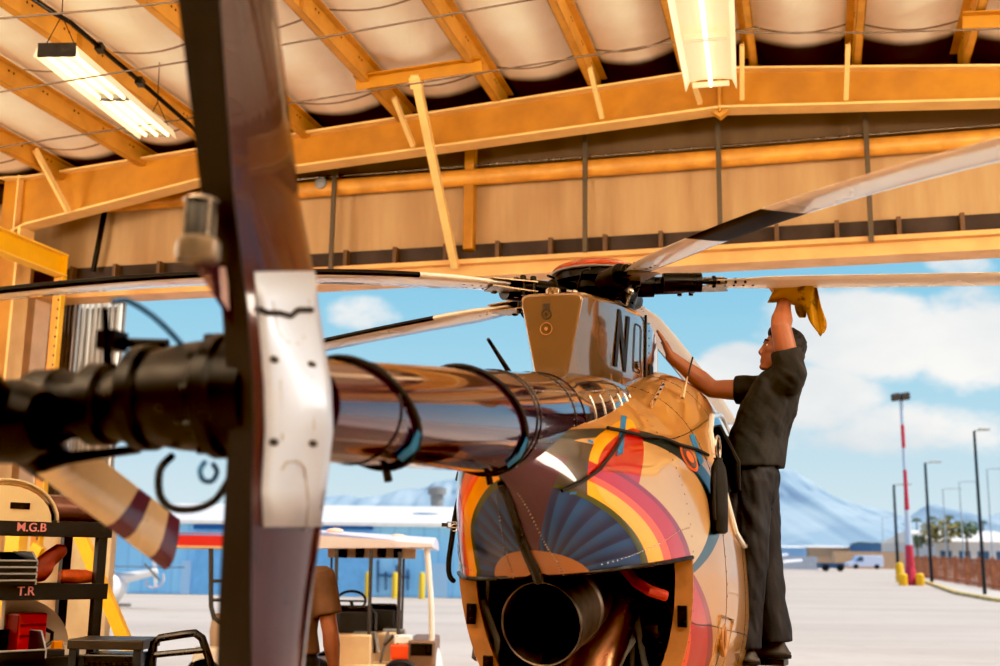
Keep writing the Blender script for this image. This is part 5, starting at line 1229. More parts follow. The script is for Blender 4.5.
# ---- low service cart with tube rail
o = empty('service_cart', at(125, 640, 6.4)*1, 'dark low service cart with a grilled box beside the rack', 'cart'); o.location.z = 0; XF[o.name] = Matrix.Translation(o.location)
def sc(px, py, Y=6.4): return at(px, py, Y)
zt = sc(125, 639).z; xl, xr = sc(78, 640).x, sc(152, 640).x
mb = MB(); mb.box(((xl+xr)/2, 6.4, zt-.02), ((xr-xl)/2, .16, .025)); mb.build('top', mat('cart_top', (58, 52, 46), .5, metal=.4, var=.3), o, smooth=0, bevel=.006)
mb = MB(); mb.box(((xl+xr)/2+.02, 6.4, zt-.20), ((xr-xl)/2-.06, .13, .13)); mb.build('grille_box', BLACK, o, smooth=0, bevel=.008)
mb = MB()
for k in range(9): mb.box((lerp(xl+.1, xr-.06, k/8), 6.265, zt-.20), (.012, .008, .09))
mb.build('grille_bars', DARKM, o, smooth=0)
for a in (xl+.03, xr-.03):
    for b in (6.27, 6.53): mb = MB(); mb.box((a, b, (zt-.04)/2+.04), (.02, .02, (zt-.12)/2)); mb.lathe((a-.02, b, .05), (1, 0, 0), [(0, .05), (.04, .05)], 14); mb.build('leg', RKB, o, smooth=0)
mb = MB(); yy_ = 6.3
T0 = [sc(x, y, yy_) for x, y in ((150, 690), (152, 655), (154, 643), (160, 638), (185, 634), (195, 633), (202, 638), (206, 650), (212, 668), (222, 672), (226, 655))]
mb.tube(T0, .021, 10); mb.tube([sc(153, 655, yy_), sc(205, 650, yy_)], .016, 8)
b_l, b_r = sc(150, 690, yy_), sc(222, 672, yy_); mb.tube([b_l, Vector((b_l.x, b_l.y, 0))], .021, 10); mb.tube([b_r, Vector((b_r.x, b_r.y, 0))], .021, 10)
tag(mb.build('tube_rail', BLACK), 'black bent tube rail standing right of the service cart', 'rail')
# ================================================================== outside: shuttle carts
CTAN = mat('cart_tan', (206, 176, 138), .6, var=.1); SEATB = mat('seat_black', (26, 26, 28), .5); CARTW = mat('cart_white', (232, 224, 214), .35, coat=.4); POST = mat('cart_post', (70, 64, 58), .45, metal=.3)
CANO = mat('canopy_white', (238, 226, 232), .35, coat=.3)
YC = 13.5
def ct(px, py, dy=0.): return at(px, py, YC+dy)
cart = empty('shuttle_cart', Vector((ct(390, 600).x, YC, 0)), 'white canopied passenger cart with black seats parked on the apron', 'golf cart')
xa, xb = ct(296, 545).x, ct(436, 545).x
zr = ct(400, 549).z
mb = MB(); rg = []
for i in range(15):
    t = i/14; x = lerp(xa, xb, t); zz = lerp(ct(300, 533).z, ct(430, 542).z, t)
    rg.append([Vector((x, YC-.62, zz-.07-.12*(1-t))), Vector((x, YC-.62, zz-.02)), Vector((x, YC-.4, zz+.02)), Vector((x, YC, zz+.05)), Vector((x, YC+.5, zz+.02)), Vector((x, YC+.72, zz-.05)), Vector((x, YC+.72, zz-.09))])
mb.loft(rg); can = mb.build('canopy', CANO, cart, smooth=50, bevel=.01)
for x, y in ((335, 531), (398, 537), (420, 541)): mb = MB(); mb.ell(ct(x, y, -.2), ((1, 0, 0), (0, 1, 0), (0, 0, 1)), (.1, .1, .035), 12, 6); mb.build('roof_rivet', mat('rivet_sunlight', (250, 200, 176), .4), can)  # sunlight on the canopy rivets put into a pale pink colour
mb = MB(); mb.obox((ct(372, 553, .5)), ((1, 0, 0), (0, 1, 0), (0, 0, 1)), (.52, .03, .06)); mb.build('roof_rail', CTAN, cart, smooth=0)
mb = MB(); 
for x in (343, 360, 382, 398): mb.obox(ct(x, 553, .45), ((1, 0, 0), (0, 1, 0), (0, 0, 1)), (.05, .03, .055))
mb.build('roof_speaker', BLACK, cart, smooth=0)
for px, py, dy in ((337, 546, -.55), (371, 550, -.5), (400, 552, -.45)):
    p = ct(px, py, dy); mb = MB(); mb.tube([p, Vector((p.x+.01, p.y, .55))], .02, 8); mb.build('roof_post', POST, cart)
for px, dy in ((332, .6), (372, .6), (404, .6)):
    p = ct(px, 552, dy); mb = MB(); mb.tube([p, Vector((p.x, p.y, .5))], .014, 8); mb.build('roof_post', POST, cart)
mb = MB()
for y in (578, 594): mb.tube([ct(330, y, -.55), ct(338, y, -.55)], .016, 6)
mb.build('grab_step', POST, cart)
for dy in (-.5, .6):
    mb = MB(); mb.tube([ct(427, 549, dy), ct(431, 600, dy), ct(432, 638, dy), ct(428, 650, dy)], .033, 10); mb.build('front_pillar', CARTW, cart)
zf = .38
mb = MB(); mb.box(((xa+xb)/2-.1, YC, zf-.05), ((xb-xa)/2-.05, .6, .07)); mb.build('chassis', CTAN, cart, smooth=0, bevel=.02)
mb = MB(); p0 = ct(412, 642, -.3); mb.box((p0.x+.12, YC, .50), (.15, .55, .16)); mb.build('dashboard', mat('dash_brown', (120, 92, 70), .5), cart, smooth=0, bevel=.03)
mb = MB(); mb.box((p0.x+.12, YC-.42, .565), (.12, .15, .065)); mb.build('dash_cubby', BLACK, cart, smooth=0, bevel=.01)
mb = MB(); c0 = ct(438, 660, -.1); mb.ell(Vector((ct(426, 660).x, YC+.1, .30)), ((1, 0, 0), (0, 1, 0), (0, 0, 1)), (.19, .55, .33), 20, 12); mb.build('front_cowl', CARTW, cart)
def seat(px, py, w, dy, ztop):
    c0 = ct(px, py, dy); x0 = c0.x; mb = MB(); mb.box((x0, c0.y, ztop-.17), (w/2, .05, .17)); s_ = mb.build('backrest', SEATB, cart, smooth=40, bevel=.04)
    mb = MB(); mb.tube([Vector((x0-w/2-.03, c0.y-.05, .5)), Vector((x0-w/2-.03, c0.y-.05, ztop-.03)), Vector((x0-w/2+.02, c0.y-.05, ztop+.02)), Vector((x0+w/2-.02, c0.y-.05, ztop+.02)), Vector((x0+w/2+.04, c0.y-.05, ztop-.05)), Vector((x0+w/2+.04, c0.y-.05, .5))], .022, 8); mb.build('back_frame', BLACK, s_)
    mb = MB(); mb.box((x0, c0.y-.06, .55), (w/2+.03, .26, .16)); mb.build('seat_base', CTAN, cart, smooth=0, bevel=.02)
    mb = MB(); mb.tube([Vector((x0+.02, c0.y-.10, ztop-.26)), Vector((x0+.26, c0.y-.18, ztop-.25)), Vector((x0+.3, c0.y-.18, ztop-.45))], .025, 8); mb.build('armrest', GREY, cart)
seat(354, 622, .40, -.25, ct(354, 609, -.25).z); seat(383, 620, .32, .15, ct(383, 607, .15).z)
mb = MB(); c0 = ct(351, 601, .3); mb.tube([c0+Vector((.17*math.cos(a), .06*math.sin(a), .11*math.sin(a))) for a in [2*PI*k/24 for k in range(25)]], .016, 8); mb.tube([c0+Vector((-.16, 0, 0)), c0+Vector((.16, 0, 0))], .012, 6); mb.tube([c0, c0+Vector((.1, .05, -.35))], .02, 8); mb.build('steering_wheel', BLACK, cart)
mb = MB(); mb.beam(ct(388, 632, -.3), ct(380, 664, -.3), .05, .03); mb.build('seat_side_rail', GREY, cart, smooth=0)
for px in (350, 384): mb = MB(); p = ct(px, 645, -.5); mb.tube([p, p+Vector((.1, 0, .1)), p+Vector((.14, 0, .1)), p+Vector((.16, 0, -.2))], .02, 8); mb.build('grab_handle', POST, cart)
for x in (xa+.35, xb-.32):
    for dy in (-.55, .55): mb = MB(); mb.lathe((x, YC+dy-.08, .23), (0, 1, 0), [(0, .12), (.0, .21), (.03, .23), (.13, .23), (.16, .21), (.16, .12)], 24); mb.build('wheel', RUBBER, cart)
o = empty('cooler', Vector((ct(405, 650, -.42).x, YC-.42, .45)), 'orange cooler with white lid standing on the white canopied cart', 'cooler')
c0 = o.location; mb = MB(); mb.box((c0.x, c0.y, .53), (.15, .12, .08)); mb.build('body', mat('cooler_orange', (236, 84, 36), .4, coat=.3), o, smooth=0, bevel=.02); mb = MB(); mb.box((c0.x-.02, c0.y, .66), (.1, .1, .05)); mb.build('lid', WHITE, o, smooth=0, bevel=.02)
# second cart with red canopy, behind the fin
c2 = empty('shuttle_cart', Vector((ct(230, 600).x, YC, 0)), 'passenger cart with red canopy partly hidden behind the tail fin', 'golf cart')
x0, x1 = ct(181, 540).x, ct(284, 540).x; zz = ct(200, 543).z
mb = MB(); mb.loft([[Vector((x, YC-.6, zz-.04)), Vector((x, YC-.6, zz+.07)), Vector((x, YC-.2, zz+.12)), Vector((x, YC+.5, zz+.12)), Vector((x, YC+.7, zz-.0)), Vector((x, YC+.7, zz-.04))] for x in (x0, x0+.25, x1)]); mb.build('canopy', mat('canopy_red', (206, 44, 36), .4, coat=.4), c2, smooth=30)
mb = MB(); mb.box(((x0+x1)/2, YC+.05, zz-.05), ((x1-x0)/2+.03, .66, .015)); mb.build('canopy_trim', CTAN, c2, smooth=0)
mb = MB(); mb.tube([ct(211, 546, -.5), ct(211, 606, -.5), ct(214, 618, -.5), ct(220, 622, -.5), ct(240, 622, -.5)], .026, 8)
for y in (581, 600): mb.tube([ct(211, y, -.5), ct(226, y, -.5)], .018, 8)
mb.build('roof_post', POST, c2)
for x, dy in ((x1-.1, -.5), (x1-.1, .55)):
    mb = MB(); mb.tube([Vector((x, YC+dy, zz-.05)), Vector((x, YC+dy, .5))], .026, 8); mb.build('roof_post', POST, c2)
mb = MB(); mb.box(((x0+x1)/2+.15, YC, .40), ((x1-x0)/2-.2, .58, .16)); mb.build('chassis', CARTW, c2, smooth=0, bevel=.04)
mb = MB(); c0 = ct(224, 632, -.4); rings_mb(mb, [(Vector((c0.x, c0.y, c0.z+h)), Vector((a, 0, 0)), Vector((0, a*.7, 0))) for h, a in ((-.22, .1), (-.2, .14), (0, .16), (.16, .14), (.2, .1))], 18); mb.build('seat_back', mat('seat_beige', (178, 158, 134), .6), c2, smooth=60)
for x in (x0+.5, x1-.3):
    for dy in (-.5, .55): mb = MB(); mb.lathe((x, YC+dy-.08, .23), (0, 1, 0), [(0, .12), (.0, .21), (.03, .23), (.13, .23), (.16, .21), (.16, .12)], 24); mb.build('wheel', RUBBER, c2)
# ================================================================== outside: blue building
YB = 50.
def bl(px, py, Y=YB): return at(px, py, Y)
bx0, bx1 = bl(40, 560).x, bl(600, 560).x; zr0 = bl(440, 522.5).z; zr1 = at(440, 507, YB+6).z
bb = empty('hangar_building', Vector(((bx0+bx1)/2, YB, 0)), 'long light blue metal building with a white roof across the apron', 'building')
BLU = bpy.data.materials.new('blue_metal_wall'); BLU.use_nodes = True; g = NG(BLU.node_tree); b_ = BLU.node_tree.nodes['Principled BSDF']
X_, Y_, Z_ = g.sep(g.obj()); rib = g.ss(g.m('ABSOLUTE', g.m('SUBTRACT', g.m('FRACT', g.m('MULTIPLY', X_, 1.6)), .5)), .38, .46)
nz = g.noise(g.scalev(g.obj(), .6, .6, .15), 1., 5)
g.put(b_.inputs['Base Color'], g.mix(g.m('MULTIPLY', rib, .25), g.mix(g.ss(nz, .35, .7), lin((142, 208, 250)), lin((166, 222, 255))), lin((100, 164, 220)))); b_.inputs['Roughness'].default_value = .6
mb = MB(); mb.box(((bx0+bx1)/2, YB+6, zr0/2), ((bx1-bx0)/2, 6, zr0/2)); mb.build('wall', BLU, bb, smooth=0)
mb = MB(); mb.prism([(bx0-.4, YB-.4, zr0-.05), (bx0-.4, YB+6, zr1), (bx0-.4, YB+12.4, zr0), (bx0-.4, YB+12.4, zr0-.15), (bx0-.4, YB-.4, zr0-.2)], (bx1-bx0+.8, 0, 0)); mb.build('roof', mat('roof_white', (244, 238, 230), .5, var=.05), bb, smooth=0)
DOORB = mat('door_blue', (132, 198, 244), .6, var=.08); HDR = mat('header_blue', (30, 104, 178), .5)
for xa_, xb_ in ((195, 232), (312, 373)):
    mb = MB(); p, q_ = bl(xa_, 525.5), bl(xb_, 528.5); mb.box(((p.x+q_.x)/2, YB-.1, (p.z+q_.z)/2), ((q_.x-p.x)/2, .12, .1)); d_ = mb.build('door_header', HDR, bb, smooth=0)
    mb = MB(); mb.box(((p.x+q_.x)/2, YB-.03, q_.z/2), ((q_.x-p.x)/2-.1, .05, q_.z/2)); mb.build('big_door', DOORB, bb, smooth=0)
for xa_, xb_, y0 in ((182, 192, 560), (430, 448, 563), (392, 405, 568)):
    mb = MB(); p, q_ = bl(xa_, y0), bl(xb_, y0); mb.box(((p.x+q_.x)/2, YB-.02, p.z/2), ((q_.x-p.x)/2, .04, p.z/2)); mb.build('door', mat('door_pale', (176, 214, 244), .6), bb, smooth=0)
mb = MB(); p = bl(380, 575)
for k, (x, y0, y1) in enumerate(((378, 560, 592), (386, 572, 590), (397, 565, 592), (408, 570, 590))): a, b = bl(x, y0), bl(x, y1); mb.tube([a+Vector((0, -.12, 0)), b+Vector((0, -.12, 0))], .05, 6)
mb.tube([bl(378, 575)+Vector((0, -.12, 0)), bl(410, 577)+Vector((0, -.12, 0))], .05, 6); mb.build('wall_pipes', mat('pipe_blue', (70, 110, 150), .6), bb)
mb = MB(); p = bl(437, 500, YB+3); p.z = zr1-.1; mb.lathe(p, up, [(0, .3), (.5, .3), (.52, .42), (.8, .42), (.9, .2)], 16); mb.build('roof_vent', GREY, bb)
for px, lb in ((368, 'left of the three yellow bollards at the blue building'), (395, 'middle of the three yellow bollards at the blue building'), (422, 'right of the three yellow bollards at the blue building')):
    p = bl(px, 585, YB-1.5); mb = MB(); mb.lathe(Vector((p.x, p.y, 0)), up, [(0, .13), (.95, .13), (1.03, .09), (1.06, .0)], 14); tag(mb.build('bollard', mat('bollard_yellow', (232, 196, 60), .5)), lb, 'bollard', 'yellow bollards')
# white helicopter parked in front of the blue building
YH = 36.
wh = empty('helicopter', Vector((at(100, 590, YH).x, YH, 0)), 'small white helicopter parked far off by the blue building', 'helicopter')
WH = mat('heli_white', (244, 242, 240), .3, coat=.6)
def wp(px, py): return at(px, py, YH)
mb = MB(); c0 = wp(96, 592); rings_mb(mb, [(c0+Vector((x, 0, z)), Vector((0, a, 0)), Vector((0, 0, b))) for x, z, a, b in ((-1.3, -.25, .05, .05), (-1.1, -.2, .5, .4), (-.5, 0, .75, .75), (.1, .05, .75, .8), (.6, .1, .45, .5), (.9, .2, .2, .22))], 20); mb.build('fuselage', WH, wh)
mb = MB(); mb.tube([wp(108, 581), wp(150, 573), wp(157, 571)], [.2, .11, .09], 14); mb.build('tail_boom', WH, wh)
mb = MB(); mb.prism([wp(152, 560), wp(156, 560), wp(157, 586), wp(154, 586)], Vector((0, .06, 0))); mb.build('tail_fin', WH, wh, smooth=0)
mb = MB(); mb.tube([wp(147, 580), wp(146, 585), wp(152, 588), wp(160, 586), wp(164, 580), wp(163, 574)], .03, 6); mb.build('tail_guard', mat('guard_pale', (220, 200, 205), .5), wh)
mb = MB(); p = wp(153, 572); mb.beam(p+Vector((-.25, -.1, .25)), p+Vector((.25, -.1, -.25)), .06, .01, (0, 1, 0)); mb.build('tail_rotor', GREY, wh, smooth=0)
mb = MB(); c0 = wp(92, 566); mb.cyl(c0+Vector((0, 0, -.3)), c0, .06); mb.beam(c0+Vector((-3, .5, 0)), c0+Vector((3, -.5, 0)), .2, .03); mb.build('main_rotor', GREY, wh, smooth=0)
for s_ in (-.6, .6):
    mb = MB(); b0 = wp(96, 592); mb.tube([Vector((b0.x-1.2, YH+s_, .06)), Vector((b0.x+.9, YH+s_, .06))], .05, 8)
    for dx in (-.5, .4): mb.tube([Vector((b0.x+dx, YH+s_*.6, .5)), Vector((b0.x+dx, YH+s_, .06))], .04, 8)
    mb.build('skid', GREY, wh)
# ================================================================== outside right
# white wings of a parked plane behind the mechanic
YP = 120.
def pp(px, py, Y=YP): return at(px, py, Y)
pl_ = empty('airplane', Vector((pp(755, 566).x, YP, 0)), 'parked white light airplane seen past the mechanic, only wing tips showing', 'airplane')
mb = MB(); a, b = pp(735, 558), pp(787, 555); mb.loft([[a+Vector((0, y, z)) for y, z in ((-.9, 0), (-.4, .22), (.9, .05), (.4, -.1))], [b+Vector((0, y, z)) for y, z in ((-.6, 0), (-.3, .15), (.6, .05), (.3, -.05))]]); mb.build('wing', WH, pl_, smooth=20)
mb = MB(); a, b = pp(735, 566), pp(801, 561); mb.loft([[a+Vector((0, y, z)) for y, z in ((-.9, 0), (-.4, .25), (.9, .05), (.4, -.1))], [b+Vector((0, y, z)) for y, z in ((-.6, 0), (-.3, .2), (.6, .05), (.3, -.05))]]); mb.build('wing', WH, pl_, smooth=20)
mb = MB(); c0 = pp(742, 566); mb.tube([c0+Vector((-.2, -5, 0)), c0+Vector((0, -3, .1)), c0+Vector((0, 0, .1)), c0+Vector((.2, 5, .3))], [.25, .6, .65, .2], 16); mb.build('fuselage', WH, pl_)
for dx, dy in ((-.9, 0), (.9, 0), (0, -3.5)): mb = MB(); mb.tube([c0+Vector((dx, dy, -.3)), Vector((c0.x+dx, c0.y+dy, .2))], .08, 8); mb.lathe((c0.x+dx-.1, c0.y+dy, .22), (1, 0, 0), [(0, .22), (.2, .22)], 14); mb.build('wheel', RUBBER, pl_)
def distbox(px0, py0, px1, py1, Y, depth, m, name, label, cat, roof=None, rz=.3, grp=None, kind=None, win=0):
    a, b = at(px0, py0, Y), at(px1, py1, Y); z1 = max(a.z, b.z)
    o = empty(name, Vector(((a.x+b.x)/2, Y, 0)), label, cat, grp)
    mb = MB(); mb.box(((a.x+b.x)/2, Y+depth/2, z1/2), (abs(b.x-a.x)/2, depth/2, z1/2)); mb.build('wall', m, o, smooth=0)
    w = abs(b.x-a.x)
    if roof:
        mb = MB(); x0, x1 = min(a.x, b.x)-w*.02, max(a.x, b.x)+w*.02
        mb.prism([(x0, Y-.3, z1), (x0, Y+depth/2, z1+w*rz*.1+.3), (x0, Y+depth+.3, z1)], (x1-x0, 0, 0)); mb.build('roof', roof, o, smooth=0)
    for k in range(win):
        mb = MB(); x = lerp(min(a.x, b.x), max(a.x, b.x), (k+.5)/win); mb.box((x, Y-.04, z1*.55), (w/win*.3, .05, z1*.18)); mb.build('window', mat('far_glass', (70, 100, 130), .2), o, smooth=0)
    return o
RW = mat('far_roof_white', (250, 246, 240), .6); FG = mat('far_grey', (176, 182, 192), .7, var=.1); FT = mat('far_tan', (200, 168, 136), .7, var=.1)
distbox(775, 556, 818, 571, 150, 8, FG, 'shed', 'grey low shed behind the mechanic beside the tan wall', 'building')
distbox(736, 551, 768, 568, 175, 8, mat('far_tan2', (210, 188, 160), .7), 'shed', 'tan low shed mostly hidden behind the mechanic', 'building', RW)
distbox(834, 551, 905, 569, 190, 1.2, FT, 'boundary_wall', 'long tan boundary wall behind the white van', 'wall')
distbox(760, 547, 806, 552, 330, 20, mat('far_blue', (150, 190, 224), .7), 'terminal_building', 'far white-roofed building left of the tan wall', 'building', RW, .2)
distbox(809, 547, 850, 552, 340, 20, FT, 'terminal_building', 'far white-roofed building over the middle of the tan wall', 'building', RW, .2)
distbox(872, 543, 905, 555, 320, 20, mat('far_navy', (90, 130, 168), .7), 'terminal_building', 'far blue glazed building behind the red and white mast', 'building', mat('far_roof_green', (120, 140, 130), .7), .2, win=3)
distbox(936, 541, 1030, 556, 210, 30, mat('far_white', (226, 220, 214), .7), 'warehouse', 'pale warehouse with wide white roof behind the rusty fence', 'building', mat('far_roof_pale', (246, 238, 226), .6), 1.2, win=5)
distbox(912, 549, 933, 556, 230, 12, mat('far_white', (0, 0, 0)), 'shed', 'low white building left of the wide roofed warehouse', 'building', RW, .2, win=3)
# low blue trailer
o = empty('trailer', Vector((pp(830, 567, 140).x, 140, 0)), 'low dark blue flat trailer between shed and van', 'trailer')
a, b = at(819, 566, 140), at(842, 566, 140); mb = MB(); mb.box(((a.x+b.x)/2, 140, gz(140)+.65), ((b.x-a.x)/2, 1, .3)); mb.build('bed', mat('trailer_blue', (56, 92, 128), .5), o, smooth=0)
for x in (a.x+.5, b.x-.5): mb = MB(); mb.lathe((x, 138.9, gz(140)+.4), (0, 1, 0), [(0, .4), (.3, .4)], 14); mb.build('wheel', RUBBER, o)
# van
YV = 165.
a, b = at(849, 568, YV), at(884, 568, YV); vw = (b.x-a.x); van = empty('van', Vector(((a.x+b.x)/2, YV, 0)), 'pale blue-white van parked before the tan wall', 'van')
vz = at(870, 555.5, YV).z; VB = gz(YV); van.location.z = VB; XF[van.name] = Matrix.Translation(van.location); mb = MB()
prof = [(a_, VB+(vz-VB)*b_) for a_, b_ in ((0, .16), (0, .42), (.06, .5), (.18, .55), (.28, .94), (.33, 1), (.97, 1), (1, .9), (1, .16))]
mb.prism([(a.x+p*vw, YV, z) for p, z in prof], (0, 2, 0)); mb.build('body', mat('van_white', (206, 214, 236), .35, coat=.5), van, smooth=20, bevel=.06)
mb = MB(); mb.prism([(a.x+p*vw, YV-.02, VB+z*(vz-VB)) for p, z in ((.20, .56), (.30, .9), (.42, .9), (.42, .56))], (0, .03, 0)); mb.build('window', mat('far_glass', (0, 0, 0)), van, smooth=0)
for p in (.2, .8): mb = MB(); mb.lathe((a.x+p*vw, YV-.05, VB+.33), (0, 1, 0), [(0, .2), (0, .33), (.3, .33)], 18); mb.build('wheel', RUBBER, van)
# sidewalk, kerb, fence, poles
PATHM = mat('sidewalk_concrete', (214, 200, 182), .8, var=.1); KERB = mat('kerb_yellow', (222, 190, 120), .7, var=.2, vscale=1)
k0, k1, k2, k3 = gnd(1003, 602), gnd(960, 594), gnd(930, 583.5), gnd(908, 577)
mb = MB(); line = [Vector((k0.x+4, k0.y-18, 0)), k0, k1, k2, k3]
def offs(p, d): return p+Vector((d, d*.1, 0))
mb.loft([[p, p+Vector((0, 0, .14)), p+Vector((9, 1.5, .14)), p+Vector((9, 1.5, 0))] for p in line]); tag(mb.build('sidewalk', PATHM, smooth=0, origin=Vector((0, 0, 0))), kind='structure')
mb = MB(); mb.loft([[p+Vector((-.35, 0, 0)), p+Vector((-.35, 0, .16)), p+Vector((.0, 0, .16)), p+Vector((.0, 0, 0))] for p in line]); tag(mb.build('curb', KERB, smooth=0, origin=Vector((0, 0, 0))), kind='structure')
BLP = mat('lamp_post_black', (26, 28, 30), .4); HEADM = mat('lamp_head', (190, 186, 178), .5)
def lamppost(base, top, label, r=.075, m=BLP, arm=(1.2, 0), grp=None):
    base, top = V(base), V(top); o = empty('lamp_post', base, label, 'lamp post', grp)
    mb = MB(); mb.lathe(base, up, [(0, r*2.2), (.12, r*2.2), (.14, r*1.2), (top.z-base.z, r*.8)], 10); mb.build('pole', m, o)
    mb = MB(); t = Vector((base.x, base.y, top.z)); mb.tube([t, t+Vector((arm[0]*.5, 0, .08))], r*.6, 8); mb.obox(t+Vector((arm[0]*.7, 0, .08)), ((1, 0, 0), (0, 1, 0), (0, 0, 1)), (abs(arm[0])*.38, .18, .06)); mb.build('lamp_head', HEADM if m is BLP else m, o, smooth=0, bevel=.02)
    return o
def post_at(bx, by, tx, ty, **k):
    b = gnd(bx, by); t = at(tx, ty, b.y); return b, t
b, t = post_at(985, 597, 972, 431); b.x = at(985, 597, b.y).x; lamppost(b, t, 'black lamp post nearest the camera on the right sidewalk', .085, arm=(.75, 0))
b, t = post_at(932, 584, 924, 463); lamppost(b, t, 'black lamp post between the nearest post and the striped mast', .11, arm=(1.1, 0))
b, t = post_at(898.5, 578, 894.5, 485); lamppost(b, t, 'black lamp post just left of the red and white mast', .13, arm=(1.5, 0))
FARP = mat('far_pole', (176, 186, 192), .6)
for bx, tx, ty, YY, lb in ((993, 988, 469, 190, 'pale thin lamp post far behind the nearest black post'), (964, 961, 482, 200, 'pale thin lamp post beyond the warehouse roof'), (947, 944, 489, 198, 'pale thin lamp post left of the warehouse'), (884, 883, 517, 300, 'faint pale lamp post far left of the striped mast')):
    p = at(bx, 560, YY); p.z = 0; t = at(tx, ty, YY); lamppost(p, t, lb, .13, FARP, (3.0, 0), 'pale distant lamp posts')
# red / white / blue flood mast
b, t = gnd(911, 585), None; b.y = min(b.y, 105); b = gnd(911, 585); YM = b.y; t = at(898, 399, YM)
mast_ = empty('flood_mast', b, 'tall red, white and blue banded floodlight mast with yellow bollards at its foot', 'light mast')
zs = [at(905, y, YM).z-b.z for y in (586, 568, 545, 510, 487, 470, 448, 425, 400)]
cols = ['mast_red', 'mast_red', 'mast_white', 'mast_red', 'mast_red', 'mast_white', 'mast_red', 'mast_white']
MC = {'mast_red': mat('mast_red', (206, 62, 80), .5), 'mast_white': mat('mast_white', (200, 212, 226), .5)}
for i in range(8):
    z0, z1 = max(0, zs[i]), zs[i+1]; r0 = lerp(.42, .13, min(1, z0/7)**.6); r1 = lerp(.42, .13, min(1, z1/7)**.6)
    if i == 0: z0 = 0; r0 = .62
    mb = MB(); mb.cyl(b+up*z0, b+up*z1, r0, r1, 14); mb.build('band', MC[cols[i]], mast_)
mb = MB(); tz = Vector((b.x, b.y, t.z)); mb.beam(tz+Vector((-.6, 0, -.1)), tz+Vector((.45, 0, .1)), .15, .15); mb.build('crossarm', DARKM, mast_, smooth=0)
for dx in (-.45, .25): mb = MB(); mb.obox(tz+Vector((dx, -.2, .15+dx*.1)), ((1, 0, .2), (0, 1, .3), (0, 0, 1)), (.3, .2, .25)); mb.build('floodlight', mat('flood_body', (90, 76, 60), .5), mast_, smooth=0, bevel=.03)
for px, Y, lb in ((903, YM-1.5, 'yellow bollard left of the striped mast foot'), (920, YM-.8, 'yellow bollard right of the striped mast foot'), (900, YM+8, 'yellow drum behind the striped mast foot')):
    p = at(px, 580, Y); p.z = gz(Y); mb = MB(); hh = .85 if Y < YM+5 else 1.5; mb.lathe(p, up, [(0, .3), (hh*.86, .3), (hh*.97, .2), (hh, .0)], 16); tag(mb.build('bollard', mat('bollard_yellow2', (246, 190, 30), .5)), lb, 'bollard', 'yellow bollards at the mast')
# rusty fence along the sidewalk
RUST = mat('rust_steel', (176, 112, 76), .8, var=.3)
fo = empty('fence', k1+Vector((4, 4, .14)), 'rusty brown fence of closely set posts along the sidewalk', 'fence')
fa = gnd(1003, 596)+Vector((1.5, 3, .14)); fb = at(914, 575, 110); fb.z = gz(110)+.14
mb = MB()
for h in (.25, 1.7): mb.beam(fa+up*h, fb+up*h, .08, .1)
mb.build('rail', RUST, fo, smooth=0)
for k in range(44):
    p = fa.lerp(fb, (k/43)**1.15); mb = MB(); w_ = .05 if k % 5 else .10; mb.obox(p+up*.9, ((1, 0, 0), (0, 1, 0), (0, 0, 1)), (w_, .05, .9+(.12 if k % 5 == 0 else 0))); mb.build('post', RUST, fo, smooth=0)
mb = MB(); mb.loft([[p+up*.1, p+up*2.1] for p in (fa+Vector((.1, .3, 0)), fb+Vector((.1, .3, 0)))], False, False, closed=False); 
for k in range(2): pass

# parked cars beyond the fence
for px, Y, c_, lb in ((952, 100, (120, 60, 56), 'dark red parked car behind the rusty fence'), (990, 74, (180, 184, 196), 'silver parked car behind the rusty fence at the frame edge'), (972, 112, (170, 180, 190), 'pale parked car behind the middle of the rusty fence')):
    p = at(px, 575, Y)+Vector((5, 5, 0)); p.z = gz(p.y); o = empty('car', p, lb, 'car', None, 1.2); X0 = p
    mb = MB(); mb.prism([(p.x-2.1+x, p.y, p.z+z) for x, z in ((0, .35), (0, .85), (.7, .95), (1.3, 1.42), (2.9, 1.45), (3.7, .98), (4.2, .9), (4.2, .35))], (0, 1.7, 0)); mb.build('body', mat('car_%d' % px, c_, .3, coat=.8), o, smooth=20, bevel=.06)
    mb = MB(); mb.prism([(p.x-2.1+x, p.y-.02, p.z+z) for x, z in ((.95, .98), (1.4, 1.36), (2.8, 1.38), (3.4, .98))], (0, .03, 0)); mb.build('side_window', mat('car_glass', (30, 36, 44), .1, coat=1), o, smooth=0)
    for x in (-1.3, 1.3):
        for y in (.05, 1.5): mb = MB(); mb.lathe((p.x+x, p.y+y-.1, p.z+.33), (0, 1, 0), [(0, .33), (.22, .33)], 16); mb.build('wheel', RUBBER, o)
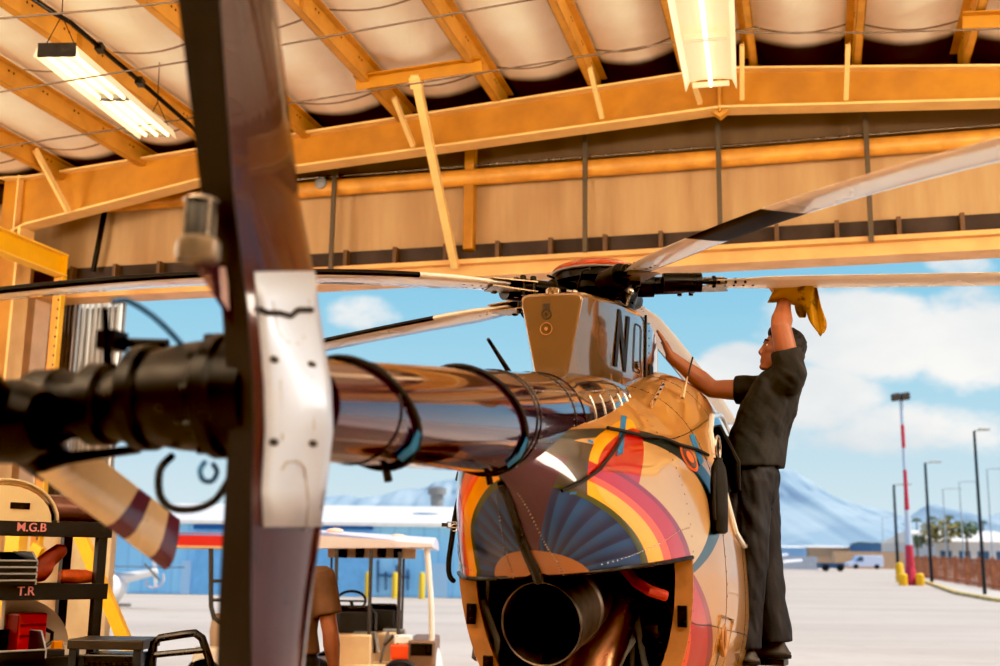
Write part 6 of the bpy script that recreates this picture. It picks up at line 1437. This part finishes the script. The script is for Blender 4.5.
# trees and palms
LEAF = mat('leaf_green', (92, 110, 58), .8, var=.4, vscale=.6); LEAF2 = mat('leaf_olive', (140, 132, 74), .8, var=.4, vscale=.6); TRUNK = mat('trunk', (110, 92, 76), .9)
def tree(px, py, Y, wpx, hpx, m, label):
    c0 = at(px, py, Y); k = Y/F; w, h = wpx*k/2, hpx*k/2; o = empty('tree', Vector((c0.x, Y, 0)), label, 'tree', 'distant trees')
    mb = MB(); random.seed(px)
    for j in range(240):
        a, t_, rr = random.random()*2*PI, random.random()*2-1, random.random()**.4
        cc = c0+Vector((w*rr*math.cos(a)*math.sqrt(1-t_*t_), w*rr*math.sin(a)*math.sqrt(1-t_*t_), h*rr*t_)); s_ = w*.16
        d1 = Vector((random.uniform(-1, 1), random.uniform(-1, 1), random.uniform(-1, 1))).normalized(); d2 = d1.orthogonal().normalized()
        mb.add([cc-d1*s_, cc+d2*s_*.7, cc+d1*s_, cc-d2*s_*.7], [(0, 1, 2, 3)])
    mb.build('foliage', m, o, smooth=0)
    mb = MB(); mb.tube([Vector((c0.x, Y, 0)), c0+Vector((0, 0, -h*.2))], [w*.09+.1, w*.05+.05], 8); mb.build('trunk', TRUNK, o)
for i, (px, py, Y, w, h, m, lb) in enumerate(((946, 530, 205, 34, 24, LEAF2, 'broad olive tree left of the warehouse roof'), (966, 529, 205, 26, 18, LEAF, 'dark green tree directly behind the warehouse roof ridge'), (929, 534, 205, 22, 24, LEAF2, 'small olive tree between mast and lamp post'), (917, 541, 205, 14, 16, LEAF, 'small green tree right of the striped mast'), (862, 548, 420, 26, 12, mat('leaf_far', (140, 140, 128), .8), 'grey-green tree over the tan wall'))):
    tree(px, py, Y, w, h, m, lb)
def palm(px, py, Y, rpx, label):
    c0 = at(px, py, Y); o = empty('palm_tree', Vector((c0.x, Y, 0)), label, 'palm tree', 'distant palms'); r = rpx*Y/F
    mb = MB(); mb.tube([Vector((c0.x-.4, Y, 0)), Vector((c0.x-.1, Y, c0.z*.6)), c0], [.25, .18, .15], 8); mb.build('trunk', TRUNK, o)
    mb = MB()
    for k in range(16):
        a = 2*PI*k/16; d = Vector((math.cos(a), math.sin(a), .5+.5*math.sin(k*2.4))); pts = [c0, c0+d*r*.5, c0+Vector((d.x, d.y, -.25))*r]; sdv = Vector((-d.y, d.x, 0)).normalized()*r*.12
        mb.loft([[p-sdv*f_, p+Vector((0, 0, r*.06)), p+sdv*f_] for p, f_ in zip(pts, (.3, 1, .1))], False, False, closed=False)
    mb.build('fronds', LEAF, o, smooth=0)
for px, py, Y, r, lb in ((916.5, 521, 300, 6, 'small palm right of the striped mast'), (932, 519, 300, 6, 'palm beside the second lamp post'), (949, 518, 290, 6, 'palm over the olive tree'), (983, 523, 300, 5, 'palm behind the nearest lamp post')):
    palm(px, py, Y, r, lb)
# mountains
def ridge(name, pts, Y, m, dep, seed):
    mb = MB(); NX, NY = 170, 26; rows = []
    x0, x1 = pts[0][0], pts[-1][0]
    for j in range(NY+1):
        t = j/NY; row = []
        for i in range(NX+1):
            px = lerp(x0, x1, i/NX); py = interp(pts, px)[0]; top = at(px, py, Y); base = at(px, 566, Y)
            n1_ = noise.noise(Vector((px*.035+seed, t*2.2, 0))); n2_ = noise.noise(Vector((px*.11+seed, t*4, 3)))
            hgt = (t**1.15)*(top.z)*(1+.0*n1_); amp = math.sin(PI*t)*top.z*.16
            row.append(Vector((top.x, Y-dep*(1-t)+dep*.25*(n1_+.6*n2_)*(.3+t*(1-t)*2), max(-5, hgt+amp*(n1_+.5*n2_)))))
        rows.append(row)
    mb.loft(rows, False, False, closed=False)
    return tag(mb.build(name, m, smooth=180, origin=Vector((0, 0, 0))), kind='structure')
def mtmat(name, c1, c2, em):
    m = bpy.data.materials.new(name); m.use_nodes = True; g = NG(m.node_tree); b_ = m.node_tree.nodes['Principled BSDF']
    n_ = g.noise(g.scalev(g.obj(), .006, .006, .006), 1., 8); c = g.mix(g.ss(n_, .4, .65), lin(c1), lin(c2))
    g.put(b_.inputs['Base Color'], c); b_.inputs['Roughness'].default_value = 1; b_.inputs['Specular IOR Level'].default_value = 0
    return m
M1 = mtmat('hazy_mountain', (150, 170, 184), (168, 186, 196), 0)
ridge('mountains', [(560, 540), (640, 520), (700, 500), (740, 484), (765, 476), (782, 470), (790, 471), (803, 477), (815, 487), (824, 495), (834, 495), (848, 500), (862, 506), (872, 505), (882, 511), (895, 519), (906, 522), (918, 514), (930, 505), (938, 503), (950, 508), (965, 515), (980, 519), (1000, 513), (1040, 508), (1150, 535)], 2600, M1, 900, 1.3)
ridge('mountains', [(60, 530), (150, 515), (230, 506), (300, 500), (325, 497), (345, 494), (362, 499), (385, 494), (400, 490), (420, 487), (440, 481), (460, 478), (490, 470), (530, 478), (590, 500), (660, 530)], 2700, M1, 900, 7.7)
